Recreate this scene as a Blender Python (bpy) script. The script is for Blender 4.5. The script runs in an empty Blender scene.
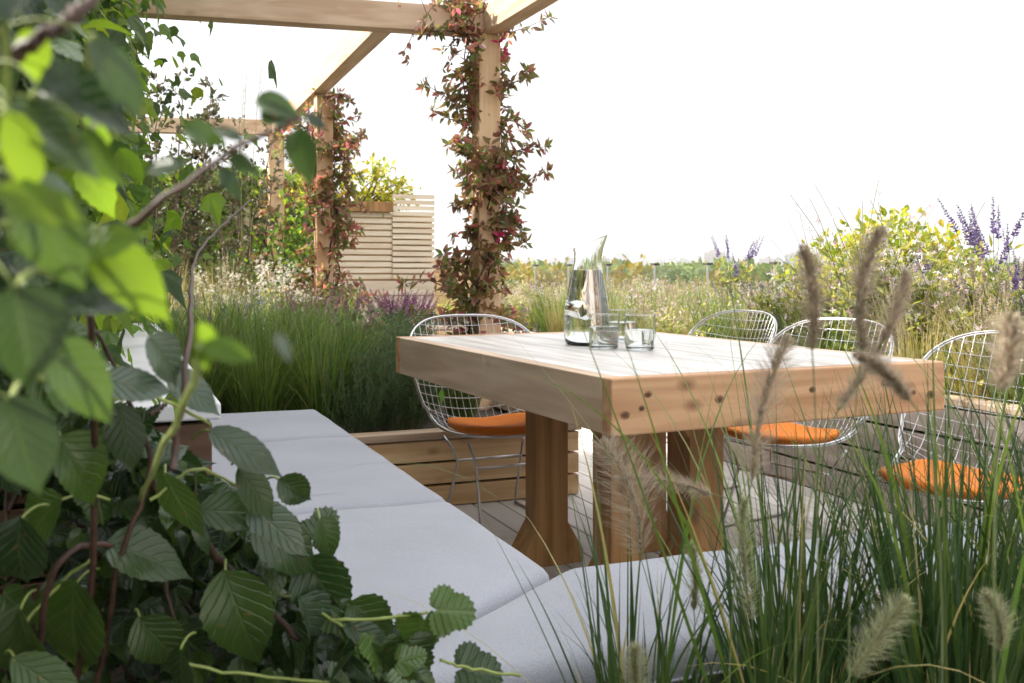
import bpy, bmesh, math, random
import numpy as np
from mathutils import Vector, Matrix
RNG = np.random.default_rng(11)
random.seed(5)
sc = bpy.context.scene
COL = sc.collection
R = math.radians
TH = R(21.8); F = 1000.0; H = 1.05; YH = 269.0
CT, ST = math.cos(TH), math.sin(TH)

def at(px, py, d):
    """a real place: lateral/forward metres from the viewpoint turned into world metres"""
    lat = (px-512)/F*d
    return np.array([CT*lat+ST*d, -ST*lat+CT*d, H-(py-YH)/F*d])
CR = np.array([CT, -ST, 0.]); CF = np.array([ST, CT, 0.]); CU = np.array([0, 0, 1.])

# ------------------------------------------------------------------ mesh helpers
def norm(v):
    v = np.asarray(v, float)
    return v/np.maximum(np.linalg.norm(v, axis=-1, keepdims=True), 1e-9)

class MB:
    """collects vertices and faces of ONE mesh"""
    def __init__(s): s.v = []; s.f = []; s.t = []; s.uv = []; s.n = 0
    def add(s, v, loops, totals, uv=None):
        v = np.asarray(v, float).reshape(-1, 3)
        loops = np.asarray(loops, int).ravel()
        s.v.append(v); s.f.append(loops+s.n); s.t.append(np.asarray(totals, int).ravel())
        s.uv.append(np.zeros((len(loops), 2)) if uv is None else np.asarray(uv, float)[loops])
        s.n += len(v)
    def faces(s, v, fs, uv=None):
        s.add(v, [i for f in fs for i in f], [len(f) for f in fs], uv)
    def inst(s, tv, tf, O, B, S, tuv=None):
        """template (V,3), faces uniform (F,k); O (K,3), B (K,3,3) columns as rows x,y,z ; S (K,) or (K,3)"""
        O = np.asarray(O, float); K = len(O)
        if K == 0: return
        S = np.asarray(S, float)
        if S.ndim == 1: S = S[:, None]
        tv = np.asarray(tv, float); tf = np.asarray(tf, int)
        loc = tv[None]*S[:, None, :]
        W = np.einsum('kvi,kij->kvj', loc, B)+O[:, None, :]
        fl = (tf[None]+(np.arange(K)*len(tv))[:, None, None]).reshape(-1)
        uv = None if tuv is None else np.tile(np.asarray(tuv, float), (K, 1))
        s.add(W.reshape(-1, 3), fl, np.full(K*len(tf), tf.shape[1]), uv)
    def box(s, a, b):
        x0, y0, z0 = a; x1, y1, z1 = b
        s.faces([(x0,y0,z0),(x1,y0,z0),(x1,y1,z0),(x0,y1,z0),(x0,y0,z1),(x1,y0,z1),(x1,y1,z1),(x0,y1,z1)],
                [(0,3,2,1),(4,5,6,7),(0,1,5,4),(1,2,6,5),(2,3,7,6),(3,0,4,7)])
    def tube(s, P, r, n=6, cap=True):
        P = np.asarray(P, float); K = len(P)
        r = np.broadcast_to(np.asarray(r, float), (K,))
        T = np.gradient(P, axis=0); T = norm(T)
        ref = np.array([0, 0, 1.]) if abs(T[:, 2]).mean() < .8 else np.array([1., 0, 0])
        X = norm(np.cross(T, ref)); Y = np.cross(T, X)
        a = np.arange(n)/n*2*math.pi
        V = P[:, None]+(X[:, None]*np.cos(a)[None, :, None]+Y[:, None]*np.sin(a)[None, :, None])*r[:, None, None]
        i = np.arange(K-1)[:, None]*n; j = np.arange(n)[None]; j2 = (j+1) % n
        q = np.stack([i+j, i+j2, i+n+j2, i+n+j], -1).reshape(-1)
        s.add(V.reshape(-1, 3), q, np.full((K-1)*n, 4))
        if cap and n > 3:
            s.n -= K*n; s.add(np.zeros((0, 3)), list(range(n)), [n]); s.add(np.zeros((0, 3)), list(range((K-1)*n, K*n)), [n]); s.n += K*n
    def lathe(s, prof, n=32, c=(0, 0, 0)):
        prof = np.asarray(prof, float); K = len(prof); a = np.arange(n)/n*2*math.pi
        V = np.stack([prof[:, 0][:, None]*np.cos(a), prof[:, 0][:, None]*np.sin(a), np.repeat(prof[:, 1][:, None], n, 1)], -1)+np.array(c)
        i = np.arange(K-1)[:, None]*n; j = np.arange(n)[None]; j2 = (j+1) % n
        s.add(V.reshape(-1, 3), np.stack([i+j, i+j2, i+n+j2, i+n+j], -1).reshape(-1), np.full((K-1)*n, 4))
    def build(s, name, mat, parent=None, smooth=False, bevel=0, seg=2):
        me = bpy.data.meshes.new(name)
        v = np.concatenate(s.v); f = np.concatenate(s.f); t = np.concatenate(s.t); uv = np.concatenate(s.uv)
        me.vertices.add(len(v)); me.vertices.foreach_set('co', v.ravel())
        me.loops.add(len(f)); me.loops.foreach_set('vertex_index', f.astype(np.int32))
        st = np.concatenate([[0], np.cumsum(t)[:-1]])
        me.polygons.add(len(t)); me.polygons.foreach_set('loop_start', st.astype(np.int32)); me.polygons.foreach_set('loop_total', t.astype(np.int32))
        me.polygons.foreach_set('use_smooth', np.full(len(t), bool(smooth)))
        l = me.uv_layers.new(name='UVMap'); l.data.foreach_set('uv', uv.ravel())
        me.update(calc_edges=True); me.validate()
        me.materials.append(mat)
        o = bpy.data.objects.new(name, me); COL.objects.link(o)
        if parent is not None: o.parent = parent
        if bevel:
            m = o.modifiers.new('bevel', 'BEVEL'); m.width = bevel; m.segments = seg; m.limit_method = 'ANGLE'; m.angle_limit = R(40)
        return o

def empty(name, label, cat, loc=(0, 0, 0), rz=0, group=None):
    o = bpy.data.objects.new(name, None); COL.objects.link(o); o.empty_display_size = .1
    o.location = [float(c) for c in loc]; o.rotation_euler = (0, 0, rz)
    tag(o, label, cat, group); return o
def tag(o, label=None, cat=None, group=None, kind=None):
    if label: o['label'] = label
    if cat: o['category'] = cat
    if group: o['group'] = group
    if kind: o['kind'] = kind
    return o
def dup(root, loc, rz=0., scale=1., label=None, group=None):
    r = root.copy(); COL.objects.link(r); r.location = [float(c) for c in loc]; r.rotation_euler = (0, 0, rz); r.scale = (scale,)*3
    if label: r['label'] = label
    if group: r['group'] = group
    for ch in list(root.children):
        c = ch.copy(); COL.objects.link(c); c.parent = r
        for g in ch.children:
            d = g.copy(); COL.objects.link(d); d.parent = c
    return r

# ------------------------------------------------------------------ materials
def newmat(name):
    m = bpy.data.materials.new(name); m.use_nodes = True
    nt = m.node_tree; b = nt.nodes['Principled BSDF']; return m, nt, b
def ramp(nt, cols, pos=None):
    n = nt.nodes.new('ShaderNodeValToRGB'); e = n.color_ramp.elements
    while len(e) < len(cols): e.new(.5)
    for i, c in enumerate(cols):
        e[i].position = pos[i] if pos else i/(len(cols)-1); e[i].color = (*c, 1)
    return n
def simple(name, col, rough=.6, metal=0, var=.12, scale=8, bump=0, spec=.5):
    m, nt, b = newmat(name); L = nt.links.new
    tc = nt.nodes.new('ShaderNodeTexCoord'); nz = nt.nodes.new('ShaderNodeTexNoise'); nz.inputs['Scale'].default_value = scale; nz.inputs['Detail'].default_value = 6
    L(tc.outputs['Object'], nz.inputs['Vector'])
    r = ramp(nt, [tuple(max(0, c*(1-var)) for c in col), tuple(min(1, c*(1+var)) for c in col)], [.3, .7])
    L(nz.outputs['Fac'], r.inputs['Fac']); L(r.outputs['Color'], b.inputs['Base Color'])
    b.inputs['Roughness'].default_value = rough; b.inputs['Metallic'].default_value = metal; b.inputs['Specular IOR Level'].default_value = spec
    if bump:
        bp = nt.nodes.new('ShaderNodeBump'); bp.inputs['Strength'].default_value = bump; bp.inputs['Distance'].default_value = .01
        L(nz.outputs['Fac'], bp.inputs['Height']); L(bp.outputs['Normal'], b.inputs['Normal'])
    return m
def wood(name, dark, light, axis='y', rough=.6, knots=.5, scale=1., grey_mix=0.):
    m, nt, b = newmat(name); L = nt.links.new; N = nt.nodes.new
    tc = N('ShaderNodeTexCoord'); geo = N('ShaderNodeNewGeometry')
    mp = N('ShaderNodeMapping'); s = [22*scale]*3; s['xyz'.index(axis)] = 1.4*scale; mp.inputs['Scale'].default_value = s
    off = N('ShaderNodeVectorMath'); off.operation = 'SCALE'; off.inputs['Scale'].default_value = 13.7
    cmb = N('ShaderNodeCombineXYZ'); L(geo.outputs['Random Per Island'], cmb.inputs['X']); L(geo.outputs['Random Per Island'], cmb.inputs['Y']); L(geo.outputs['Random Per Island'], cmb.inputs['Z'])
    L(cmb.outputs[0], off.inputs[0]); add = N('ShaderNodeVectorMath'); add.operation = 'ADD'
    L(tc.outputs['Object'], add.inputs[0]); L(off.outputs[0], add.inputs[1]); L(add.outputs[0], mp.inputs['Vector'])
    nz = N('ShaderNodeTexNoise'); nz.inputs['Scale'].default_value = 1.; nz.inputs['Detail'].default_value = 8; nz.inputs['Distortion'].default_value = .6
    L(mp.outputs[0], nz.inputs['Vector'])
    # broad growth rings that bend round the knots
    mp2 = N('ShaderNodeMapping'); s2 = [6*scale]*3; s2['xyz'.index(axis)] = .9*scale; mp2.inputs['Scale'].default_value = s2; L(add.outputs[0], mp2.inputs['Vector'])
    nb = N('ShaderNodeTexNoise'); nb.inputs['Scale'].default_value = 1.; nb.inputs['Detail'].default_value = 2; L(mp2.outputs[0], nb.inputs['Vector'])
    mul = N('ShaderNodeMath'); mul.operation = 'MULTIPLY'; mul.inputs[1].default_value = 26; L(nb.outputs['Fac'], mul.inputs[0])
    sn = N('ShaderNodeMath'); sn.operation = 'SINE'; L(mul.outputs[0], sn.inputs[0])
    ma = N('ShaderNodeMath'); ma.operation = 'MULTIPLY_ADD'; ma.inputs[1].default_value = .10; L(sn.outputs[0], ma.inputs[0]); L(nz.outputs['Fac'], ma.inputs[2])
    rp = ramp(nt, [dark, light], [.32, .66]); L(ma.outputs[0], rp.inputs['Fac'])
    # knots
    mp3 = N('ShaderNodeMapping'); s3 = [7.5]*3; s3['xyz'.index(axis)] = 4.2; mp3.inputs['Scale'].default_value = s3; L(add.outputs[0], mp3.inputs['Vector'])
    vo = N('ShaderNodeTexVoronoi'); vo.inputs['Scale'].default_value = 1; vo.inputs['Randomness'].default_value = 1; L(mp3.outputs[0], vo.inputs['Vector'])
    kr = ramp(nt, [(1,)*3, (.55,)*3, (0,)*3], [.05, .10, .17]); L(vo.outputs['Distance'], kr.inputs['Fac'])
    km = N('ShaderNodeMath'); km.operation = 'MULTIPLY'; km.inputs[1].default_value = knots; L(kr.outputs['Color'], km.inputs[0])
    mx = N('ShaderNodeMixRGB'); mx.inputs['Color2'].default_value = (dark[0]*.45, dark[1]*.36, dark[2]*.3, 1); L(km.outputs[0], mx.inputs['Fac']); L(rp.outputs['Color'], mx.inputs['Color1'])
    hs = N('ShaderNodeHueSaturation'); L(mx.outputs[0], hs.inputs['Color'])
    vr = N('ShaderNodeMapRange'); vr.inputs['To Min'].default_value = .86; vr.inputs['To Max'].default_value = 1.12; L(geo.outputs['Random Per Island'], vr.inputs['Value']); L(vr.outputs[0], hs.inputs['Value'])
    out = hs.outputs[0]
    if grey_mix:
        wn = N('ShaderNodeTexNoise'); wn.inputs['Scale'].default_value = 3.; wn.inputs['Detail'].default_value = 7; L(tc.outputs['Object'], wn.inputs['Vector'])
        wr = ramp(nt, [(0,)*3, (1,)*3], [.35, .68]); L(wn.outputs['Fac'], wr.inputs['Fac'])
        wm = N('ShaderNodeMath'); wm.operation = 'MULTIPLY'; wm.inputs[1].default_value = grey_mix; L(wr.outputs['Color'], wm.inputs[0])
        wx = N('ShaderNodeMixRGB'); wx.inputs['Color2'].default_value = (.42, .40, .37, 1); L(wm.outputs[0], wx.inputs['Fac']); L(out, wx.inputs['Color1']); out = wx.outputs[0]
    L(out, b.inputs['Base Color'])
    b.inputs['Roughness'].default_value = rough
    bp = N('ShaderNodeBump'); bp.inputs['Strength'].default_value = .25; bp.inputs['Distance'].default_value = .004; L(nz.outputs['Fac'], bp.inputs['Height']); L(bp.outputs['Normal'], b.inputs['Normal'])
    return m
def leafmat(name, cols, trans=.4, rough=.45, veins=False, tcol=None, spec=.5):
    m, nt, b = newmat(name); L = nt.links.new; N = nt.nodes.new
    geo = N('ShaderNodeNewGeometry'); rp = ramp(nt, cols); L(geo.outputs['Random Per Island'], rp.inputs['Fac'])
    col = rp.outputs['Color']
    tc = N('ShaderNodeTexCoord')
    if veins:
        sp = N('ShaderNodeSeparateXYZ'); L(tc.outputs['UV'], sp.inputs[0])
        au = N('ShaderNodeMath'); au.operation = 'ABSOLUTE'; L(sp.outputs['X'], au.inputs[0])
        a1 = N('ShaderNodeMath'); a1.operation = 'MULTIPLY'; a1.inputs[1].default_value = -2.6; L(au.outputs[0], a1.inputs[0])
        a2 = N('ShaderNodeMath'); a2.operation = 'MULTIPLY_ADD'; a2.inputs[1].default_value = 7.; L(sp.outputs['Y'], a2.inputs[0]); L(a1.outputs[0], a2.inputs[2])
        fr = N('ShaderNodeMath'); fr.operation = 'FRACT'; L(a2.outputs[0], fr.inputs[0])
        pp = N('ShaderNodeMath'); pp.operation = 'PINGPONG'; pp.inputs[1].default_value = .5; L(fr.outputs[0], pp.inputs[0])
        vr = ramp(nt, [(1,)*3, (0,)*3], [.0, .13]); L(pp.outputs[0], vr.inputs['Fac'])
        mr = ramp(nt, [(1,)*3, (0,)*3], [.02, .07]); L(au.outputs[0], mr.inputs['Fac'])
        mxx = N('ShaderNodeMath'); mxx.operation = 'MAXIMUM'; L(vr.outputs['Color'], mxx.inputs[0]); L(mr.outputs['Color'], mxx.inputs[1])
        vm = N('ShaderNodeMath'); vm.operation = 'MULTIPLY'; vm.inputs[1].default_value = .16; L(mxx.outputs[0], vm.inputs[0])
        mx = N('ShaderNodeMixRGB'); mx.inputs['Color2'].default_value = (.17, .24, .08, 1); L(vm.outputs[0], mx.inputs['Fac']); L(col, mx.inputs['Color1']); col = mx.outputs[0]
        sinh = N('ShaderNodeMath'); sinh.operation = 'SUBTRACT'; sinh.inputs[0].default_value = 0; L(mxx.outputs[0], sinh.inputs[1])
        bp = N('ShaderNodeBump'); bp.inputs['Strength'].default_value = .6; bp.inputs['Distance'].default_value = .0018; L(sinh.outputs[0], bp.inputs['Height']); L(bp.outputs['Normal'], b.inputs['Normal'])
    nz = N('ShaderNodeTexNoise'); nz.inputs['Scale'].default_value = 40; nz.inputs['Detail'].default_value = 4; L(tc.outputs['Object'], nz.inputs['Vector'])
    hv = N('ShaderNodeHueSaturation'); vr2 = N('ShaderNodeMapRange'); vr2.inputs['To Min'].default_value = .75; vr2.inputs['To Max'].default_value = 1.25; L(nz.outputs['Fac'], vr2.inputs['Value']); L(vr2.outputs[0], hv.inputs['Value']); L(col, hv.inputs['Color'])
    col = hv.outputs[0]
    bz = N('ShaderNodeTexNoise'); bz.inputs['Scale'].default_value = 95; bz.inputs['Detail'].default_value = 3; L(tc.outputs['Object'], bz.inputs['Vector'])
    br_ = ramp(nt, [(0,)*3, (.75,)*3], [.66, .74]); L(bz.outputs['Fac'], br_.inputs['Fac']); bm_ = N('ShaderNodeMixRGB'); bm_.inputs['Color2'].default_value = (.16, .10, .03, 1); L(br_.outputs['Color'], bm_.inputs['Fac']); L(col, bm_.inputs['Color1']); col = bm_.outputs[0] if veins else col
    L(col, b.inputs['Base Color']); b.inputs['Roughness'].default_value = rough; b.inputs['Specular IOR Level'].default_value = spec
    tr = N('ShaderNodeBsdfTranslucent'); hs = N('ShaderNodeHueSaturation'); hs.inputs['Value'].default_value = 1.7; hs.inputs['Hue'].default_value = .485; L(col, hs.inputs['Color']); L(hs.outputs[0], tr.inputs['Color'])
    if tcol: hs.inputs['Value'].default_value = tcol
    mix = N('ShaderNodeMixShader'); mix.inputs[0].default_value = trans; L(b.outputs[0], mix.inputs[1]); L(tr.outputs[0], mix.inputs[2])
    L(mix.outputs[0], nt.nodes['Material Output'].inputs['Surface'])
    return m

M = {}
M['table'] = wood('table_wood', (.44, .215, .095), (.66, .385, .205), 'x', .55, .9)
M['table_side'] = wood('table_wood_side', (.54, .37, .24), (.72, .54, .38), 'y', .6, .6, grey_mix=.12)  # paler and greyer than the end boards: skylight put into the colour
M['table_top'] = wood('table_top_wood', (.46, .42, .38), (.72, .68, .63), 'y', .42, .3, grey_mix=.4)  # whitish grey top: sky glare put into the wood colour
M['leg'] = wood('leg_wood', (.28, .13, .038), (.47, .25, .09), 'z', .55, .7)
M['beam'] = wood('beam_wood', (.56, .37, .24), (.72, .52, .37), 'x', .65, .35)
M['beam_y'] = wood('beam_wood_along', (.56, .37, .24), (.72, .52, .37), 'y', .65, .35)
M['post'] = wood('post_wood', (.64, .39, .21), (.82, .56, .35), 'z', .65, .5)
M['cedar'] = wood('cedar_board', (.60, .37, .17), (.82, .58, .32), 'x', .6, .7)  # lightened so the low planter looks lit: light put into the colour
M['cedar_y'] = wood('shaded_cedar_board', (.30, .235, .20), (.42, .34, .30), 'y', .7, .5, grey_mix=.4)  # greyer, darker planter boards: their shade is put into the colour
M['deck'] = wood('deck_board', (.52, .49, .46), (.68, .65, .62), 'y', .6, .25, grey_mix=.5)
M['slat'] = wood('pale_slat', (.70, .56, .41), (.82, .70, .55), 'x', .6, .3)  # lightened for the cupboard front: sunlight put into the slat colour
M['bench'] = wood('bench_wood', (.10, .05, .028), (.19, .10, .055), 'x', .6, .5)
M['coping'] = simple('pale_coping', (.72, .71, .73), .45, var=.05)
M['dark'] = simple('dark_void', (.02, .017, .014), .9)
M['soil'] = simple('soil', (.055, .04, .028), .95, scale=30, bump=1., var=.5)
M['wire'] = simple('chrome_wire', (.60, .60, .61), .3, 1., var=.03)
M['steel'] = simple('brushed_steel', (.50, .49, .48), .3, 1., var=.05)
M['cap'] = simple('dark_cap', (.05, .04, .035), .6)
M['bark'] = simple('bark', (.13, .085, .055), .85, scale=40, bump=.8, var=.4)
M['stem_red'] = simple('red_brown_stem', (.050, .022, .015), .6, scale=60, var=.4)
M['stem_green'] = simple('green_stem', (.22, .27, .07), .55, scale=60, var=.25)
M['straw_stem'] = simple('straw_stem', (.40, .33, .16), .7, scale=60, var=.25)
M['thin_stem'] = simple('thin_stem', (.13, .16, .06), .6, scale=60, var=.3)

def fabric(name, col, weave=900, sheen=.2):
    m, nt, b = newmat(name); L = nt.links.new; N = nt.nodes.new
    tc = N('ShaderNodeTexCoord')
    nz = N('ShaderNodeTexNoise'); nz.inputs['Scale'].default_value = 420; nz.inputs['Detail'].default_value = 2; L(tc.outputs['Object'], nz.inputs['Vector'])
    n2 = N('ShaderNodeTexNoise'); n2.inputs['Scale'].default_value = 3.5; n2.inputs['Detail'].default_value = 6; L(tc.outputs['Object'], n2.inputs['Vector'])
    r = ramp(nt, [tuple(c*.86 for c in col), tuple(min(1, c*1.10) for c in col)], [.3, .7]); L(nz.outputs['Fac'], r.inputs['Fac'])
    r2 = ramp(nt, [(.88,)*3, (1,)*3], [.3, .62]); L(n2.outputs['Fac'], r2.inputs['Fac'])
    mx = N('ShaderNodeMixRGB'); mx.blend_type = 'MULTIPLY'; mx.inputs['Fac'].default_value = 1; L(r.outputs['Color'], mx.inputs['Color1']); L(r2.outputs['Color'], mx.inputs['Color2'])
    L(mx.outputs[0], b.inputs['Base Color']); b.inputs['Roughness'].default_value = .9; b.inputs['Sheen Weight'].default_value = sheen; b.inputs['Specular IOR Level'].default_value = .2
    ad = N('ShaderNodeMath'); ad.operation = 'MULTIPLY_ADD'; ad.inputs[1].default_value = 6.; L(n2.outputs['Fac'], ad.inputs[0]); L(nz.outputs['Fac'], ad.inputs[2])
    bp = N('ShaderNodeBump'); bp.inputs['Strength'].default_value = .5; bp.inputs['Distance'].default_value = .003; L(ad.outputs[0], bp.inputs['Height']); L(bp.outputs['Normal'], b.inputs['Normal'])
    return m
M['cushion'] = fabric('grey_fabric', (.345, .355, .40))
M['orange'] = fabric('orange_fabric', (.88, .25, .03), sheen=.1)

def glass(name, ior, col=(1, 1, 1), rough=0.):
    m, nt, b = newmat(name); b.inputs['Transmission Weight'].default_value = 1; b.inputs['IOR'].default_value = ior; b.inputs['Roughness'].default_value = rough
    b.inputs['Base Color'].default_value = (*col, 1); return m
M['glass'] = glass('clear_glass', 1.45, (.97, .985, .98))
M['water'] = glass('drinking_water', 1.33, (.97, .985, .99))
m, nt, b = newmat('panel_glass'); b.inputs['Base Color'].default_value = (.02, .03, .03, 1); b.inputs['Roughness'].default_value = .02
tp = nt.nodes.new('ShaderNodeBsdfTransparent'); mix = nt.nodes.new('ShaderNodeMixShader'); mix.inputs[0].default_value = .16
nt.links.new(tp.outputs[0], mix.inputs[1]); nt.links.new(b.outputs[0], mix.inputs[2]); nt.links.new(mix.outputs[0], nt.nodes['Material Output'].inputs['Surface']); M['panel_glass'] = m

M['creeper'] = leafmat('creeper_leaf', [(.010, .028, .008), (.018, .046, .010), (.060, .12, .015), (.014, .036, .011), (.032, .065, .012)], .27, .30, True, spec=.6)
M['creeper_bright'] = leafmat('backlit_creeper_leaf', [(.07, .15, .008), (.12, .20, .010)], .62, .45, True)  # brighter, yellower copy of the creeper leaf: backlight put into the colour
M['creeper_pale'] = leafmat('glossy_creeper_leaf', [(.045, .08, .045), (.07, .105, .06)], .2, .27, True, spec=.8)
M['ivy'] = leafmat('ivy_leaf', [(.03, .07, .015), (.07, .15, .015), (.15, .26, .015), (.035, .08, .02), (.25, .34, .02)], .62, .4)
M['hedge'] = leafmat('hedge_ivy_leaf', [(.05, .10, .015), (.09, .17, .02), (.26, .36, .025), (.05, .09, .02)], .6, .45)
M['red_vine'] = leafmat('red_vine_leaf', [(.20, .07, .05), (.11, .16, .03), (.32, .13, .08), (.09, .16, .03), (.36, .10, .10), (.26, .17, .06), (.12, .18, .04), (.16, .06, .06)], .5, .42)
M['shrub_yellow'] = leafmat('yellow_green_leaf', [(.16, .24, .015), (.26, .33, .02), (.42, .40, .03), (.34, .27, .03), (.12, .20, .02)], .5, .5)
M['rosemary'] = leafmat('rosemary_leaf', [(.045, .095, .03), (.07, .13, .045), (.10, .17, .07)], .25, .55)
M['grass_green'] = leafmat('grass_blade', [(.045, .10, .015), (.08, .16, .02), (.15, .23, .035), (.04, .085, .015), (.22, .24, .07)], .4, .5)
M['grass_dark'] = leafmat('fountain_grass_blade', [(.022, .055, .012), (.032, .08, .014), (.055, .105, .02), (.025, .06, .02), (.09, .125, .03)], .3, .5)
M['grass_straw'] = leafmat('straw_grass_blade', [(.42, .34, .12), (.30, .28, .08), (.50, .42, .20), (.22, .25, .06)], .35, .6)
M['meadow_leaf'] = leafmat('meadow_leaf', [(.11, .16, .03), (.20, .25, .05), (.34, .36, .07), (.46, .42, .10)], .5, .5)
M['small_dark_leaf'] = leafmat('small_dark_leaf', [(.045, .06, .025), (.07, .075, .03), (.10, .07, .035), (.06, .10, .03)], .35, .5)
M['petal_white'] = leafmat('white_pink_petal', [(.78, .70, .72), (.80, .76, .76), (.66, .42, .48), (.72, .60, .63)], .4, .6, tcol=1.1)
M['petal_cream'] = leafmat('cream_petal', [(.74, .70, .58), (.62, .56, .42), (.78, .76, .68)], .4, .6, tcol=1.1)
M['petal_purple'] = leafmat('purple_petal', [(.13, .07, .24), (.20, .12, .36), (.10, .05, .16), (.26, .19, .42)], .25, .6, tcol=1.2)
M['petal_plum'] = leafmat('plum_petal', [(.17, .05, .12), (.24, .08, .17), (.13, .05, .10)], .25, .6, tcol=1.2)
M['petal_pink'] = leafmat('crimson_petal', [(.55, .02, .10), (.60, .05, .16)], .3, .5, tcol=1.1)
M['plume'] = leafmat('plume_bristle', [(.44, .34, .27), (.55, .47, .36), (.32, .24, .18), (.50, .50, .34), (.40, .25, .22)], .5, .7, tcol=1.25)
M['plume_green'] = leafmat('young_plume_bristle', [(.34, .36, .20), (.42, .43, .27), (.30, .29, .18)], .45, .7, tcol=1.25)
M['plume_dark'] = leafmat('dark_plume_bristle', [(.32, .27, .19), (.50, .44, .32), (.32, .27, .20), (.36, .25, .20)], .55, .7, tcol=1.25)  # darker copy of the plume: backlit silhouette put into the colour
M['tree'] = leafmat('tree_leaf', [(.055, .10, .02), (.09, .14, .02), (.15, .20, .03), (.10, .12, .03)], .3, .6)
M['tree_gold'] = leafmat('golden_tree_leaf', [(.20, .20, .03), (.26, .22, .04), (.30, .20, .04), (.18, .19, .03)], .3, .6)
M['field'] = simple('far_field', (.12, .15, .05), .95, scale=.02, var=.4)
M['roof'] = simple('roof_slab', (.38, .36, .33), .8)
M['rooflit'] = simple('pale_building', (.42, .39, .36), .8, scale=.2)
M['brick'] = simple('warm_building', (.30, .22, .17), .8, scale=.2)
M['slate'] = simple('grey_building', (.24, .25, .27), .7, scale=.2)
M['win'] = simple('building_window', (.10, .12, .14), .2)

# ------------------------------------------------------------------ leaf templates (x across, y along, z normal)
def leaf_grid(L=7, width=.34, fold=.12, droop=.18, serr=0., cols=2, peak=.38, tipsharp=1.):
    """pointed leaf, unit length; rows along y, 2*cols+1 across"""
    V = []; UV = []
    for i in range(L+1):
        v = i/L
        w = width*(math.sin(math.pi*v**(math.log(.5)/math.log(peak)))**.85 if 0 < v < 1 else 0)
        if v > .75: w *= 1-(v-.75)*tipsharp
        if serr and 0 < i < L: w *= 1+serr*(1 if i % 2 else -1)
        for j in range(-cols, cols+1):
            u = j/cols
            yy = v - (abs(u)**1.5*.05 if serr else 0)
            V.append((u*w, yy, -fold*abs(u)*w*2*-1 - droop*v*v - .05*math.sin(v*9+u*2)*abs(u)*width))
            UV.append((u, v))
    n = 2*cols+1; Fc = [(i*n+j, i*n+j+1, (i+1)*n+j+1, (i+1)*n+j) for i in range(L) for j in range(n-1)]
    return np.array(V), np.array(Fc), np.array(UV)
def simple_leaf(width=.3, fold=.1, droop=.1):
    V = [(0, 0, 0), (width*.85, .35, fold), (width*.7, .68, fold*.6-droop*.5), (0, 1, -droop), (-width*.7, .68, fold*.6-droop*.5), (-width*.85, .35, fold), (0, .5, -droop*.2)]
    Fc = [(0, 1, 6), (1, 2, 6), (2, 3, 6), (3, 4, 6), (4, 5, 6), (5, 0, 6)]
    return np.array(V), np.array(Fc), None
def lobed_leaf(lobes=5, depth=.38, droop=.15, fine=0):
    V = [(0, .12, .04)]; UV = [(0, .1)]
    n = 26 if not fine else 52
    for k in range(n):
        a = -math.pi*.93 + k/(n-1)*math.pi*1.86      # 0 = tip (+y)
        lob = abs(math.cos(a*lobes/2.0))
        r = (1-depth)+depth*lob
        r *= (.62+.38*math.cos(a*.5)**2)
        if fine: r *= 1+.05*(1 if k % 2 else -1)
        x = math.sin(a)*r*.62; y = math.cos(a)*r*.62+.30
        V.append((x, y, -droop*(x*x+y*y)+.03*math.sin(a*lobes))); UV.append((x*1.3, y))
    Fc = [(0, k, k+1) for k in range(1, n)]
    return np.array(V), np.array(Fc)[:, ::-1], np.array(UV)
DIAMOND = (np.array([(0, 0, 0), (.3, .5, .05), (0, 1, 0), (-.3, .5, .05)]), np.array([(0, 1, 2, 3)]), None)

def frames(T, Nn):
    T = norm(T); X = norm(np.cross(T, Nn)); Z = np.cross(X, T)
    return np.stack([X, T, Z], 1)
def rvec(n): return norm(RNG.normal(size=(n, 3)))

def blades(mb, n, r0, lmin, lmax, lean, droop, width, seg=7, center=(0, 0, 0), bias=None, rx=None):
    ang = RNG.uniform(0, 2*math.pi, n); rr = r0*np.sqrt(RNG.uniform(0, 1, n))
    B = np.stack([np.cos(ang)*rr, np.sin(ang)*rr, np.zeros(n)], -1)+np.array(center)
    a2 = ang+RNG.normal(0, .7, n); D = np.stack([np.cos(a2), np.sin(a2), np.zeros(n)], -1)
    if bias is not None: D = norm(D+np.array(bias))
    L = RNG.uniform(lmin, lmax, n); ln = np.abs(RNG.normal(0, 1, n))*lean+lean*.3; dr = RNG.uniform(.15, 1, n)**1.6*droop
    S = norm(np.cross(D, [0, 0, 1.])+RNG.normal(0, .35, (n, 3)))
    s = np.linspace(0, 1, seg+1)
    th = ln[:, None]+dr[:, None]*s[None]**1.8          # angle from vertical
    dx = np.sin(th); dz = np.cos(th)
    cx = np.concatenate([np.zeros((n, 1)), np.cumsum((dx[:, 1:]+dx[:, :-1])/2, 1)], 1)/seg*L[:, None]
    cz = np.concatenate([np.zeros((n, 1)), np.cumsum((dz[:, 1:]+dz[:, :-1])/2, 1)], 1)/seg*L[:, None]
    P = B[:, None]+D[:, None]*cx[..., None]+np.array([0, 0, 1.])*cz[..., None]
    w = width*RNG.uniform(.6, 1.25, n)[:, None]*(np.minimum(1, (1-s)*1.6+.03)*(.55+.45*np.minimum(1, s*4)))[None]
    V = np.stack([P-S[:, None]*w[..., None], P+S[:, None]*w[..., None]], 2)     # n, seg+1, 2, 3
    base = (np.arange(n)*(seg+1)*2)[:, None, None]; i = (np.arange(seg)*2)[None, :, None]
    q = np.concatenate([base+i, base+i+1, base+i+3, base+i+2], -1)
    mb.add(V.reshape(-1, 3), q.reshape(-1), np.full(n*seg, 4))
    return P

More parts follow.
